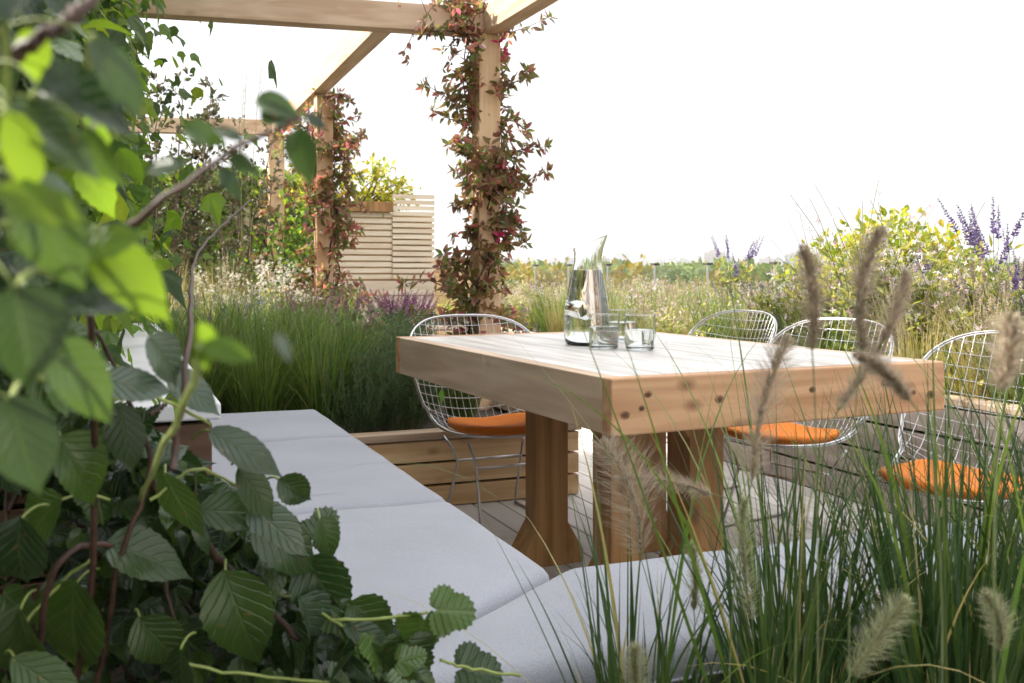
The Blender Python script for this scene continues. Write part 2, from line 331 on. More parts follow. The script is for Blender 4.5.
def curve(p0, p1, bow=(0, 0, 0), n=10, wig=0.):
    t = np.linspace(0, 1, n)[:, None]; p0 = np.asarray(p0, float); p1 = np.asarray(p1, float)
    P = p0*(1-t)+p1*t+np.asarray(bow, float)*(4*t*(1-t))
    if wig: P[1:-1] += np.cumsum(RNG.normal(0, wig, (n-2, 3)), 0)*np.sin(np.pi*t[1:-1])
    return P

# ================================================================== SETTING
def ground():
    mb = MB(); s = 4000; mb.box((-s, -s, -9.6), (s, s, -9.0)); tag(mb.build('ground', M['field']), kind='structure')
    # roof slab of the house the terrace stands on
    mb = MB(); mb.box((-4, -4, -8.996), (7.9, 21.5, -.16)); tag(mb.build('terrace_slab', M['roof']), kind='structure')
    mb = MB()
    x = -1.6
    while x < 3.06:
        mb.box((x, -2.5, -.028), (x+.118, 8.6, 0)); x += .124
    tag(mb.build('deck', M['deck'], bevel=.002, seg=1), kind='structure')
    mb = MB(); mb.box((-3.9, -3.9, -.155), (7.8, 21.4, -.034)); tag(mb.build('deck_underlay', M['dark']), kind='structure')
ground()

# ---- meadow bed on the far side: soil sheet + planter faces
def planter(name, label, mats, boards, soil, coping=None):
    e = empty(name, label, 'planter')
    for a, b in boards:
        mb = MB(); mb.box(a, b); mb.build('board', mats, e, bevel=.004)
    for a, b in (coping or []):
        mb = MB(); mb.box(a, b); mb.build('coping', M['cop_wood'], e, bevel=.004)
    a, b = soil; mb = MB(); mb.box(a, b); mb.build('soil', M['soil'], e)
    return e
M['cop_wood'] = wood('coping_wood', (.44, .31, .21), (.60, .46, .34), 'x', .55, .3)
PA_Y = 4.21
bs = [((-.30, PA_Y, .0+.100*k+.004), (2.02, PA_Y+.03, .0+.100*k+.094)) for k in range(3)]
bs += [((1.99, PA_Y+.034, .0+.100*k+.004), (2.02, 8.8, .0+.100*k+.094)) for k in range(3)]
planter('timber_planter', 'low honey coloured timber planter behind the bench and far chair', M['cedar'], bs,
        ((-.28, PA_Y+.036, -.02), (1.985, 8.78, .28)), [((-.31, PA_Y-.012, .302), (2.03, PA_Y+.09, .335)), ((1.93, PA_Y+.092, .302), (2.03, 8.8, .335))])
bs = [((3.10, -2.0, .005+.125*k), (3.13, 8.55, .005+.125*k+.113)) for k in range(4)]
planter('meadow_planter', 'long grey brown timber planter holding the meadow flowers behind the row of chairs', M['cedar_y'], bs,
        ((3.134, -2.0, -.03), (7.6, 21.2, .47)), [((3.09, -2.0, .508), (3.20, 8.55, .535))])
bs = [((2.05, 8.6, .005+.125*k), (3.08, 8.63, .005+.125*k+.113)) for k in range(4)]
planter('cross_planter', 'short timber planter closing the far end of the deck', M['cedar'], bs, ((1.99, 8.634, -.03), (3.128, 21.2, .47)), [((2.04, 8.59, .508), (3.08, 8.68, .535))])

# ---- ledge behind the bench
e = empty('backrest_ledge', 'pale topped ledge behind the left bench, half covered by creeper leaves', 'ledge', (0, 0, 0))
mb = MB(); mb.box((-.36, 2.10, .745), (.205, 5.35, .78)); mb.build('ledge_top', M['coping'], e, bevel=.005)
for k in range(5):
    mb = MB(); mb.box((-.33, 2.125, .02+.145*k), (.19, 2.15, .02+.145*k+.135)); mb.build('end_board', M['bench'], e, bevel=.003)
for k in range(5):
    mb = MB(); mb.box((.165, 2.154, .02+.145*k), (.19, 4.20, .02+.145*k+.135)); mb.build('face_board', M['bench'], e, bevel=.003)
mb = MB(); mb.box((-.33, 2.16, .0), (.16, 5.3, .742)); mb.build('core', M['dark'], e)

# ================================================================== BENCH + CUSHIONS
def prism(mb, poly, z0, z1):
    n = len(poly); v = [(x, y, z0) for x, y in poly]+[(x, y, z1) for x, y in poly]
    mb.faces(v, [tuple(range(n-1, -1, -1)), tuple(range(n, 2*n))]+[(i, (i+1) % n, n+(i+1) % n, n+i) for i in range(n)])
e = empty('corner_bench', 'dark timber corner bench under the grey cushions', 'bench')
mb = MB(); prism(mb, [(.215, 1.37), (2.78, 1.37), (2.78, 1.74), (.77, 1.74), (.77, 4.16), (.215, 4.16)], .34, .378); mb.build('seat_board', M['bench'], e, bevel=.004)
for k in range(3):
    mb = MB(); mb.box((.73, 1.725, .02+.11*k), (.755, 4.15, .02+.11*k+.10)); mb.build('front_board', M['bench'], e, bevel=.003)
    mb = MB(); mb.box((.757, 1.70, .02+.11*k), (2.76, 1.724, .02+.11*k+.10)); mb.build('front_board', M['bench'], e, bevel=.003)
    mb = MB(); mb.box((.24, 1.385, .02+.11*k), (2.76, 1.41, .02+.11*k+.10)); mb.build('back_board', M['bench'], e, bevel=.003)

def cushion(poly, label, z0=.382, z1=.47):
    """padded slab: rings from the outline inward, softly crowned, edges rolled"""
    P = np.array(poly, float); n = len(P)
    E = norm(np.roll(P, -1, 0)-P); Ni = np.stack([-E[:, 1], E[:, 0]], 1)
    cnt = [max(3, int(np.linalg.norm(P[(i+1) % n]-P[i])/.06)) for i in range(n)]
    def ring(ins, rad):
        C = []
        for i in range(n):                      # corner i: edges i-1 and i moved inward
            n0, n1 = Ni[i-1], Ni[i]; k = (n0+n1)/(1+n0@n1); C.append(P[i]+k*ins)
        out = []
        for i in range(n):
            b, c = C[i], C[(i+1) % n]; u = -E[i-1]; w = E[i]
            for t in np.linspace(0, 1, 6): out.append((1-t)**2*(b+u*rad)+2*t*(1-t)*b+t*t*(b+w*rad))
            for t in np.linspace(0, 1, cnt[i]+1)[1:-1]: out.append((b+w*rad)*(1-t)+(c-w*rad)*t)
        return np.array(out)
    h = z1-z0; rings = []
    prof = [(.012, 0), (.004, .12), (0, .35), (0, .60), (.004, .78), (.012, .90), (.024, .975), (.040, 1.0), (.07, 1.03), (.12, 1.06)]
    for ins, hh in prof:
        Q = ring(ins, .035-.02*hh); K = len(Q)
        rings.append(np.column_stack([Q, np.full(K, z0+h*hh)]))
    Q = ring(-.002, .035)
    V = np.concatenate(rings)
    wob = .0016*np.sin(V[:, 0]*19+V[:, 1]*7)*np.sin(V[:, 1]*15-V[:, 0]*5)
    V[:, 2] += wob*(V[:, 2] > z0+h*.5)
    Fs = []
    for r_ in range(len(prof)-1):
        for i in range(K): Fs.append((r_*K+i, r_*K+(i+1) % K, (r_+1)*K+(i+1) % K, (r_+1)*K+i))
    top = len(prof)-1
    Fs.append(tuple(top*K+i for i in range(K))); Fs.append(tuple(range(K-1, -1, -1)))
    mb = MB(); mb.faces(V, Fs); o = mb.build('seat_cushion', M['cushion'], smooth=True); tag(o, label, 'cushion', 'grey cushions on the corner bench')
    # piping seam round the lower edge
    S = np.column_stack([Q, np.full(K, z0+h*.30)]); S = np.vstack([S, S[:1]])
    pb = MB(); pb.tube(S, .0035, 5, False); pb.build('piping', M['cushion'], o, smooth=True)
    return o
cushion([(.215, 3.47), (.80, 3.47), (.80, 4.19), (.215, 4.19)], 'grey bench cushion farthest from view, nearest the green grasses and timber planter')
cushion([(.215, 2.425), (.80, 2.425), (.80, 3.46), (.215, 3.46)], 'grey bench cushion second from the far planter, left of the table end')
cushion([(.225, 1.365), (.80, 1.785), (.80, 2.415), (.215, 2.415)], 'grey mitred cushion at the bench corner, its diagonal seam beside the table legs')
cushion([(.245, 1.355), (1.74, 1.355), (1.74, 1.785), (.822, 1.785)], 'grey cushion along the near bench in front of the table legs, tall grass before it')
cushion([(1.75, 1.355), (2.76, 1.355), (2.76, 1.785), (1.75, 1.785)], 'grey cushion on the right end of the near bench, seen through tall grass blades')

# ================================================================== TABLE
TX0, TX1, TY0, TY1, TZ = 1.125, 2.295, 2.27, 4.02, .77
t = empty('dining_table', 'chunky pale timber dining table with knotty edges and flared square legs', 'table', (1.709, 3.169, 0), R(3))
def tb(name, a, b, mat, bev=.003):
    mb = MB(); mb.box((a[0]-1.7, a[1]-3.14, a[2]), (b[0]-1.7, b[1]-3.14, b[2])); return mb.build(name, M[mat], t, bevel=bev)
ZB = TZ-.148
tb('edge_board', (TX0, TY0, ZB), (TX1, TY0+.05, TZ), 'table', .005)
tb('edge_board', (TX0, TY1-.05, ZB), (TX1, TY1, TZ), 'table')
tb('edge_board', (TX0+.001, TY0+.052, ZB+.001), (TX0+.05, 3.10, TZ-.001), 'table_side')
tb('edge_board', (TX0+.001, 3.103, ZB), (TX0+.05, TY1-.052, TZ-.0005), 'table_side')
tb('edge_board', (TX1-.05, TY0+.052, ZB+.001), (TX1-.001, TY1-.052, TZ-.001), 'table_side')
mb = MB(); nx = 7; w = (TX1-TX0-.104)/nx
for k in range(nx):
    mb.box((TX0+.052+k*w+.0012-1.7, TY0+.0525-3.14, TZ-.04), (TX0+.052+(k+1)*w-.0012-1.7, TY1-.0525-3.14, TZ-.0008))
mb.build('table_top', M['table_top'], t, bevel=.0015, seg=1)
mb = MB()
for px_, z_, r_ in ((655, .075, .011), (628, .045, .011), (648, .105, .009), (738, .07, .011), (822, .09, .010), (893, .105, .009), (925, .06, .013), (1.0, 0, 0)):
    pass
# pegs / knots on the near edge board
kn = [(1.165, .675, .013), (1.215, .69, .009), (1.235, .725, .011), (1.46, .70, .013), (1.78, .71, .011), (2.05, .715, .012), (2.165, .682, .010), (2.235, .672, .015)]
kb = MB()
for x, z, r in kn:
    a = np.linspace(0, 2*math.pi, 15)[:-1]
    v = [(x-1.7, TY0-3.14-.0012, z)]+[(x-1.7+math.cos(q)*r*1.15, TY0-3.14-.0006, z+math.sin(q)*r*.85) for q in a]
    mb.faces(v, [(0, 1+(i+1) % 14, 1+i) for i in range(14)])
    v2 = [(p[0]*1.0, p[1]-.0012, p[2]) for p in [((q[0]-(x-1.7))*.55+x-1.7, q[1], (q[2]-z)*.55+z) for q in v]]; kb.faces(v2, [(0, 1+(i+1) % 14, 1+i) for i in range(14)])
M['knot_heart'] = simple('knot_heart_wood', (.10, .04, .02), .6, scale=90, var=.5); kb.build('knot_hearts', M['knot_heart'], t)
M['knot'] = simple('knot_wood', (.27, .13, .06), .6, scale=90, var=.5)
mb.build('knots', M['knot'], t)
def leg(x, y, w=.115, fl=.062):
    zt = ZB-.001; mb = MB(); hw = w/2; x -= 1.7; y -= 3.14
    pr = [(-hw-fl, 0), (hw+fl, 0), (hw+fl, .045), (hw, .045+fl*1.7), (hw, zt-fl*1.4), (hw+fl, zt-.01), (hw+fl, zt), (-hw-fl, zt), (-hw-fl, zt-.01), (-hw, zt-fl*1.4), (-hw, .045+fl*1.7), (-hw-fl, .045)]
    n = len(pr); v = [(x+a, y-hw, b) for a, b in pr]+[(x+a, y+hw, b) for a, b in pr]
    mb.faces(v, [(0, 1, 2, 11), (2, 3, 10, 11), (3, 4, 9, 10), (4, 5, 8, 9), (5, 6, 7, 8)]+[tuple(n+i for i in f[::-1]) for f in ((0, 1, 2, 11), (2, 3, 10, 11), (3, 4, 9, 10), (4, 5, 8, 9), (5, 6, 7, 8))]+[(i, i+n, (i+1) % n+n, (i+1) % n) for i in range(n)])
    return mb.build('leg', M['leg'], t, bevel=.003)
leg(1.445, 3.27); leg(1.86, 3.27); leg(1.43, 2.75); leg(1.72, 2.75, .13, .075)

# ================================================================== WIRE CHAIRS
prof = np.array([(0, -.26, .380), (.08, -.22, .372), (.2, -.12, .352), (.36, .02, .332), (.46, .11, .342), (.54, .175, .385), (.64, .23, .48), (.8, .295, .645), (1, .365, .84)])
def cp(s):
    return np.interp(s, prof[:, 0], prof[:, 1]), np.interp(s, prof[:, 0], prof[:, 2])
from numpy import interp
ss = np.linspace(0, 1, 200); yy, zz = cp(ss); k_ = np.hanning(25); k_ /= k_.sum()
pad = lambda a: np.convolve(np.concatenate([2*a[0]-a[12:0:-1], a, 2*a[-1]-a[-2:-14:-1]]), k_, 'valid')
yy, zz = pad(yy), pad(zz)
def surf(x, s):
    x = np.asarray(x, float); s = np.asarray(s, float)
    y = np.interp(s, ss, yy); z = np.interp(s, ss, zz)
    dy = np.gradient(yy)[0:1]; ty = np.interp(s, ss, np.gradient(yy, ss)); tz = np.interp(s, ss, np.gradient(zz, ss)); l = np.hypot(ty, tz)
    ny, nz = -tz/l, ty/l                              # towards the sitter
    c = np.interp(s, [0, .25, .5, .75, 1], [.25, .7, 1.5, 1.1, .55])*x*x
    return np.stack([x, y+ny*c, z+nz*c], -1)
def halfw(s):
    w = np.interp(s, [0, .25, .5, .7, .88, 1], [.215, .25, .285, .315, .315, .30])
    return w*(1-np.abs(2*s-1)**7)**(1/2.6)
def make_chair(label):
    e = empty('wire_chair', label, 'chair', group='chrome wire chairs round the table')
    mb = MB()
    sg = np.linspace(.001, .999, 160); hwv = halfw(sg)
    for x in np.arange(-.30, .301, .0335):
        ok = np.where(hwv > abs(x))[0]
        if len(ok) < 8: continue
        s = np.linspace(sg[ok[0]], sg[ok[-1]], 26); mb.tube(surf(np.full(26, x), s), .0016, 4, False)
    for s0 in np.linspace(.05, .95, 21):
        w = halfw(np.array(s0)); x = np.linspace(-w, w, 17); mb.tube(surf(x, np.full(17, s0)), .0016, 4, False)
    mb.build('wire_shell', M['wire'], e, smooth=True)
    a = np.linspace(0, 2*math.pi, 91)
    s = .5+.499*np.sin(a); w = halfw(s)*np.sign(np.cos(a)); 
    # resample loop so that the corners are smooth
    sa = np.concatenate([np.linspace(.0006, .03, 10), np.linspace(.04, .96, 40), np.linspace(.97, .9994, 10)])
    right = surf(halfw(sa), sa); left = surf(-halfw(sa), sa)[::-1]
    loop = np.vstack([right, left, right[:1]])
    rb = MB(); rb.tube(loop, .0042, 6, False)
    n_off = np.array([0, .012, -.006]); rb.tube(loop+n_off, .0034, 6, False); rb.build('rim', M['wire'], e, smooth=True)
    for sx in (-1, 1):
        P = [(sx*.20, -.16, .352), (sx*.165, -.13, .29), (sx*.150, -.125, .235), (sx*.155, -.165, .12), (sx*.165, -.20, .03), (sx*.166, -.21, .008), (sx*.168, -.17, .006), (sx*.168, .10, .006), (sx*.166, .165, .008), (sx*.162, .15, .04), (sx*.152, .09, .175), (sx*.150, .07, .235), (sx*.165, .085, .28), (sx*.20, .11, .338)]
        lb = MB(); lb.tube(P, .0062, 8); lb.build('leg_frame', M['steel'], e, smooth=True)
        fb = MB(); fb.box((sx*.168-.009, -.20, 0), (sx*.168+.009, -.15, .004)); fb.build('foot_pad', M['cap'], e)
    for y in (-.125, .07):
        cb = MB(); cb.tube([(-.150, y, .235), (0, y, .235), (.150, y, .235)], .0058, 8); cb.build('cross_bar', M['steel'], e, smooth=True)
    # seat pad
    pb = MB(); n = 40; rings = []
    for ins, hh in ((.02, .0), (.004, .25), (0, .5), (.006, .8), (.03, 1.0), (.09, 1.15), (.16, 1.2)):
        a = np.arange(n)/n*2*math.pi; sx_ = np.sign(np.cos(a))*np.abs(np.cos(a))**.62; sy_ = np.sign(np.sin(a))*np.abs(np.sin(a))**.62
        X = sx_*(.215-ins); S = .285+sy_*(.225-ins*.9)
        Pp = surf(X, S); Pp[:, 2] += .006+.034*hh; rings.append(Pp)
    V = np.concatenate(rings); K = len(rings)
    pb.faces(V, [(r_*n+i, r_*n+(i+1) % n, (r_+1)*n+(i+1) % n, (r_+1)*n+i) for r_ in range(K-1) for i in range(n)]+[tuple((K-1)*n+i for i in range(n)), tuple(range(n-1, -1, -1))])
    sp = pb.build('seat_pad', M['orange'], e, smooth=True)
    return e
ch = make_chair('chrome wire chair at the far end of the table, in front of the timber planter')
ch.location = (1.52, 3.975, 0); ch.rotation_euler = (0, 0, R(4))
def placechair(x, y, rz, label): return dup(ch, (x, y, 0), rz, 1., label)
placechair(2.62, 4.20, R(-84), 'chrome wire chair farthest back in the row on the meadow side of the table')
placechair(2.53, 3.33, R(-78), 'chrome wire chair in the middle of the row on the meadow side')
placechair(2.48, 2.38, R(-77), 'chrome wire chair nearest the view in the meadow side row, behind the tall grass')

# ================================================================== CARAFE + TUMBLERS
def carafe():
    d = 3.70; p = at(587, 345, d); x, y = p[0], p[1]
    e = empty('water_carafe', 'tall clear glass carafe of water with a slanted flared lip and a round hole', 'carafe', (x, y, TZ+.0005), 0)
    outer = [(.0, .0), (.070, .0), (.080, .006), (.085, .03), (.086, .06), (.085, .10), (.080, .15), (.071, .20), (.060, .255), (.053, .29), (.051, .315), (.054, .345), (.0630, .3765), (.0636, .3790), (.0638, .3800)]
    # shear of the lip
    mb = MB(); n = 48
    inner = [(0, 0)]+[(r-.0030, z) for r, z in outer[:1:-1]]+[(.068, .010), (0, .010)]
    mb.lathe(outer+[(.0628, .3806), (.0618, .3808)]+inner[1:], n)
    o = mb.build('glass_body', M['glass'], e, smooth=True)
    me = o.data
    for v in me.vertices:
        if v.co.z > .25:
            k = (v.co.z-.25)/.13; lr = v.co.x*CT-v.co.y*ST
            v.co.z += k*k*lr*.40
            v.co.x += CR[0]*k*k*.012; v.co.y += CR[1]*k*k*.012
    wb = MB(); wb.lathe([(0, .0092), (.070, .0092), (.0825, .03), (.0835, .06), (.0825, .10), (.0775, .15), (.0685, .20), (.0575, .255), (.0533, .275), (.0530, .2766), (.051, .277), (.04, .277), (0, .277)], n)
    w = wb.build('water', M['water'], e, smooth=True)
    # hole through the belly
    cut = MB(); c = -CF*.14; a = np.arange(28)/28*2*math.pi
    ctr = -CR*.012+CU*.125
    ring = CR[None]*(np.cos(a)*.021)[:, None]+CU[None]*(np.sin(a)*.031)[:, None]+ctr
    V = np.vstack([ring-CF*.14, ring+CF*.14]); cut.faces(V, [tuple(range(27, -1, -1)), tuple(range(28, 56))]+[(i, (i+1) % 28, 28+(i+1) % 28, 28+i) for i in range(28)])
    co = cut.build('cutter', M['glass'])
    ring2 = (ring-ctr)*1.14+ctr
    cut2 = MB(); V = np.vstack([ring2-CF*.14, ring2+CF*.14]); cut2.faces(V, [tuple(range(27, -1, -1)), tuple(range(28, 56))]+[(i, (i+1) % 28, 28+(i+1) % 28, 28+i) for i in range(28)])
    co2 = cut2.build('cutter', M['glass'])
    dg = bpy.context.evaluated_depsgraph_get
    for ob, c_ in ((o, co), (w, co2)):
        c_.location = e.location; bpy.context.view_layer.update()
        md = ob.modifiers.new('hole', 'BOOLEAN'); md.object = c_; md.operation = 'DIFFERENCE'; md.solver = 'EXACT'
        bpy.context.view_layer.update()
        me2 = bpy.data.meshes.new_from_object(ob.evaluated_get(dg())); ob.modifiers.clear(); ob.data = me2
    for c_ in (co, co2): bpy.data.objects.remove(c_)
    # tube wall lining the hole between the two glass faces
    hb = MB(); R0 = []
    def rad_at(z): return np.interp(z, [q[1] for q in outer[2:]], [q[0] for q in outer[2:]])
    fr, bk = [], []
    for q in ring:
        lat = q@CR; rr = math.sqrt(max(rad_at(q[2])**2-lat*lat, 1e-4))-.001
        fr.append(q-CF*rr); bk.append(q+CF*rr)
    V = np.array(fr+bk); hb.faces(V, [(i, (i+1) % 28, 28+(i+1) % 28, 28+i) for i in range(28)])
    hb.build('hole_wall', M['glass'], e, smooth=True)
carafe()
def tumbler(px, py, d, label, lvl=.075):
    p = at(px, py, d)
    e = empty('tumbler', label, 'glass', (p[0], p[1], TZ+.0005), 0, 'tumblers of water beside the carafe')
    mb = MB(); k9 = .87; mb.lathe([(a*k9, b) for a, b in [(0, 0), (.047, 0), (.050, .0004), (.056, .004), (.061, .03), (.0625, .07), (.0611, .1195), (.061, .1212), (.0608, .122), (.0600, .1225), (.0592, .122), (.0590, .1212), (.0591, .1195), (.0600, .07), (.0585, .032), (.052, .014), (0, .013)]], 40)
    mb.build('glass_wall', M['glass'], e, smooth=True)
    wb = MB(); wb.lathe([(a*k9, b) for a, b in [(0, .0122), (.0535, .0125), (.0595, .033), (.0608, lvl-.002), (.0606, lvl-.0004), (.0590, lvl), (.045, lvl), (0, lvl)]], 40); wb.build('water', M['water'], e, smooth=True)
    return e
tumbler(604, 349, 3.50, 'clear tumbler of water standing right in front of the carafe', .08)
tumbler(640, 350, 3.46, 'clear tumbler of water at the right of the group, farthest from the carafe', .07)
tumbler(623, 340, 3.86, 'clear tumbler of water standing behind the other two', .075)

# ================================================================== PERGOLA
pg = empty('timber_pergola', 'open pergola of square pale timber posts and beams around the planted corner', 'pergola')
def beam(p0, p1, w, h, mat, name='beam'):
    p0 = np.array(p0, float); p1 = np.array(p1, float); T = norm(p1-p0); S = np.cross(T, [0, 0, 1.])*w/2; U = np.array([0, 0, h])
    v = [p0-S, p1-S, p1+S, p0+S, p0-S+U, p1-S+U, p1+S+U, p0+S+U]
    mb = MB(); mb.faces(v, [(0, 3, 2, 1), (4, 5, 6, 7), (0, 1, 5, 4), (1, 2, 6, 5), (2, 3, 7, 6), (3, 0, 4, 7)]); return mb.build(name, M[mat], pg, bevel=.004)
PZ = 2.34
P1 = (1.93, 5.22)
beam((-1.4, 5.62, PZ), (1.985, 5.20, PZ), .11, .145, 'beam')
beam((1.94, 5.14, PZ+.002), (2.0, -.6, PZ+.002), .10, .143, 'beam_y')
beam((1.37, 5.34, PZ+.001), (1.47, 9.72, PZ+.001), .10, .142, 'beam_y')
beam((-1.2, 10.42, PZ), (1.53, 9.80, PZ), .11, .145, 'beam')
def post(x, y, w=.125, z0=.26):
    mb = MB(); mb.box((x-w/2, y-w/2, z0), (x+w/2, y+w/2, PZ-.001)); return mb.build('post', M['post'], pg, bevel=.004)
post(1.925, 5.20); post(1.455, 7.40, .12); post(1.47, 9.80, .14)

# ================================================================== VINES ON THE POSTS
LR = simple_leaf(.24, .06, .16)
def vine(x, y, z0, z1, label, rad, ncl, wsp, leaf=.06, shoots=22):
    e = empty('climbing_vine', label, 'vine', (x, y, z0))
    sb = MB(); lb = MB(); fb = MB(); O = []; T = []; Nn = []; S = []
    hgt = z1-z0; nodes = []
    for k in range(5):
        n = 50; t_ = np.linspace(0, 1, n); ph = RNG.uniform(0, 6.28)+t_*RNG.uniform(3, 9)
        r = .085+.035*np.sin(t_*20+k)+RNG.normal(0, .006, n)
        P = np.stack([np.cos(ph)*r, np.sin(ph)*r, t_*hgt*RNG.uniform(.9, 1)], -1); sb.tube(P, np.linspace(.008, .003, n), 5, False)
        nodes += [P[i] for i in range(2, n, 1)]
    nodes = np.array(nodes)
    sh = []
    for k in range(shoots):
        b = nodes[RNG.integers(len(nodes))]; f = b[2]/hgt
        a = RNG.choice([0., math.pi], 1)[0]+RNG.normal(0, .8); dirv = CR*math.cos(a)+CF*math.sin(a)*.8
        L = RNG.uniform(.12, rad)*(1.15 if f < .35 or f > .75 else .85)
        P = curve(b, b+dirv*L+CU*RNG.uniform(-.12, .16), CU*RNG.uniform(-.03, .06), 9, .004); sb.tube(P, np.linspace(.0035, .0015, 9), 4, False); sh.append(P)
    cl = [nodes[RNG.integers(len(nodes))]+RNG.normal(0, .055, 3) for _ in range(ncl)]
    for P in sh: cl += [P[i]+RNG.normal(0, .006, 3) for i in (2, 3, 4, 5, 6, 7, 8)]+[P[8]]
    for c in cl:
        ax = norm(np.array([c[0], c[1], 0])*2.2+RNG.normal(0, .35, 3)+[0, 0, .3]); k = RNG.integers(4, 8); az = RNG.uniform(0, 6.28)
        X = norm(np.cross(ax, [0.1, .2, 1])); Y = np.cross(ax, X)
        for j in range(k):
            q = az+j/k*6.283+RNG.normal(0, .3); op = RNG.uniform(.7, 1.6)
            d = ax*math.cos(op)+(X*math.cos(q)+Y*math.sin(q))*math.sin(op); O.append(c+d*.006); T.append(d+np.array([0, 0, -.15])); Nn.append(ax+RNG.normal(0, .25, 3)); S.append(leaf*RNG.uniform(.6, 1.2))
    lb.inst(LR[0], LR[1], O, frames(np.array(T), np.array(Nn)), S); lb.build('leaves', M['red_vine'], e)
    sb.build('stems', M['stem_red'], e, smooth=True)
    return e, fb, nodes
e1, _, nd = vine(1.925, 5.20, .28, 2.50, 'red and green leaved vine wrapped round the nearest pergola post behind the carafe', .38, 430, 1, .060, 64)
fb = MB(); O = []; T = []
for c in ((.03, -.12, 2.0), (.07, -.1, 1.95), (.02, -.13, 1.32), (.03, -.12, .95)):
    for k in range(5):
        O.append(np.array(c)); T.append(norm(RNG.normal(0, 1, 3)+[0, -1, 0]))
fb.inst(LR[0], LR[1], O, frames(np.array(T), rvec(len(T))), np.full(len(T), .05)); fb.build('flowers', M['petal_pink'], e1)
vine(1.455, 7.40, .28, 2.40, 'red and green leaved vine on the second pergola post beside the slatted cupboard', .40, 360, 1, .065, 40)
vine(1.47, 9.80, .28, 1.95, 'thinner reddish vine on the farthest pergola post by the ivy fence', .36, 200, 1, .065, 22)
# vine crown on the beam crossing
e = empty('hanging_vine', 'small tangle of vine on the pergola beam crossing, one green spray hanging down', 'vine', (1.93, 5.2, 2.34))
sb = MB(); O = []; T = []; S = []
for k in range(60):
    c = np.array([RNG.normal(-.12, .13), RNG.normal(-.05, .07), abs(RNG.normal(.13, .07))])
    for j in range(5): O.append(c+RNG.normal(0, .01, 3)); T.append(rvec(1)[0]+[0, 0, .1]); S.append(.055*RNG.uniform(.6, 1.2))
P = curve((-.12, -.05, .14), (-.50, -.10, -.14), (0, 0, .12), 16, .004); sb.tube(P, .0022, 4, False)
P2 = curve((-.42, -.09, .16), (-.40, -.10, -.02), (.03, 0, 0), 10, .004); sb.tube(P2, .0018, 4, False)
for c in list(P[9:])+[P[-1]+[.02, 0, -.05], P[-1]+[.01, 0, -.02]]:
    for j in range(2): O.append(c); T.append(norm(RNG.normal(0, .6, 3)+[0, 0, -1])); S.append(.045)
lb = MB(); lb.inst(LR[0], LR[1], O, frames(np.array(T), rvec(len(T))), S); lb.build('leaves', M['red_vine'], e); sb.build('stems', M['stem_red'], e)

# ================================================================== SLATTED CUPBOARD + SHRUB, LOW WALL
e = empty('slatted_cupboard', 'tall pale slatted timber cupboard at the end of the terrace', 'cupboard', (2.4, 9.9, 0))
for k in range(13):
    z = .95+k*.062; top = 1.70 if True else 0
    if z+.045 < 1.62: mb = MB(); mb.box((-.45, -.10, z), (.215, -.075, z+.045)); mb.build('slat', M['slat'], e)
for k in range(15):
    z = .95+k*.058
    mb = MB(); mb.box((.22, -.12, z), (.66, -.095, z+.042)); mb.build('slat', M['slat'], e)
for k in range(6):
    z = .02+k*.153
    mb = MB(); mb.box((-.45, -.11, z), (.66, -.085, z+.145)); mb.build('board', M['slat'], e, bevel=.003)
mb = MB(); mb.box((-.44, -.07, 0), (.65, .55, 1.60)); mb.build('carcass', M['bench_dark'] if 'bench_dark' in M else M['cedar'], e)
mb = MB(); mb.box((-.56, -.16, 1.62), (.215, .30, 1.72)); mb.build('planting_trough', M['leg'], e, bevel=.004)
def leafball(mb, c, r, n, size, tmpl, shell=.5, squash=(1, 1, 1)):
    d = rvec(n); rr = RNG.uniform(shell, 1, n)**.7*(1+.22*np.sin(d[:, 0]*7+c[0]*3)*np.sin(d[:, 2]*6+c[1]))
    O = np.asarray(c)+d*(rr*r)[:, None]*np.array(squash)
    T = norm(d+RNG.normal(0, .7, (n, 3))); Nn = norm(d+RNG.normal(0, .6, (n, 3))+[0, 0, .3])
    mb.inst(tmpl[0], tmpl[1], O, frames(T, Nn), size*RNG.uniform(.6, 1.3, n))
SL = simple_leaf(.32, .06, .1)
def shrub(name, label, cat, loc, balls, size, mat, n, group=None, stems=6):
    e = empty(name, label, cat, loc, 0, group)
    mb = MB(); sb = MB()
    for c, r in balls:
        leafball(mb, c, r, int(n*r*r*60), size, SL, .35)
        for k in range(stems):
            q = np.array(c)+rvec(1)[0]*r*.7; sb.tube(curve((c[0]*.3, c[1]*.3, 0), q, rvec(1)[0]*.05, 7), np.linspace(.012, .004, 7), 4, False)
            mb.inst(SL[0], SL[1], q+RNG.normal(0, .03, (12, 3)), frames(rvec(12), rvec(12)), np.full(12, size))
    mb.build('foliage', M[mat], e); sb.build('stems', M['bark'], e); return e
shrub('trough_shrub', 'bushy yellow green shrub growing on top of the slatted cupboard', 'shrub', (2.3, 10.0, 1.72),
      [((-.20, 0, .14), .25), ((.05, 0, .24), .28), ((.28, -.03, .22), .25), ((.44, -.05, .08), .19), ((-.45, 0, .12), .22), ((.15, -.08, .02), .18)], .055, 'shrub_yellow', 44)
e = empty('terrace_wall', 'low sunlit timber clad wall right of the slatted cupboard', 'wall', (3.2, 11.6, 0))
for k in range(8):
    mb = MB(); mb.box((.0, 0, .02+k*.142), (1.25, .03, .02+k*.142+.134)); mb.build('board', M['cedar'], e, bevel=.003)
mb = MB(); mb.box((-.02, -.02, 1.16), (1.27, .2, 1.19)); mb.build('coping', M['cop_wood'], e); mb = MB(); mb.box((.01, .034, .02), (1.24, .18, 1.155)); mb.build('core', M['cedar'], e)

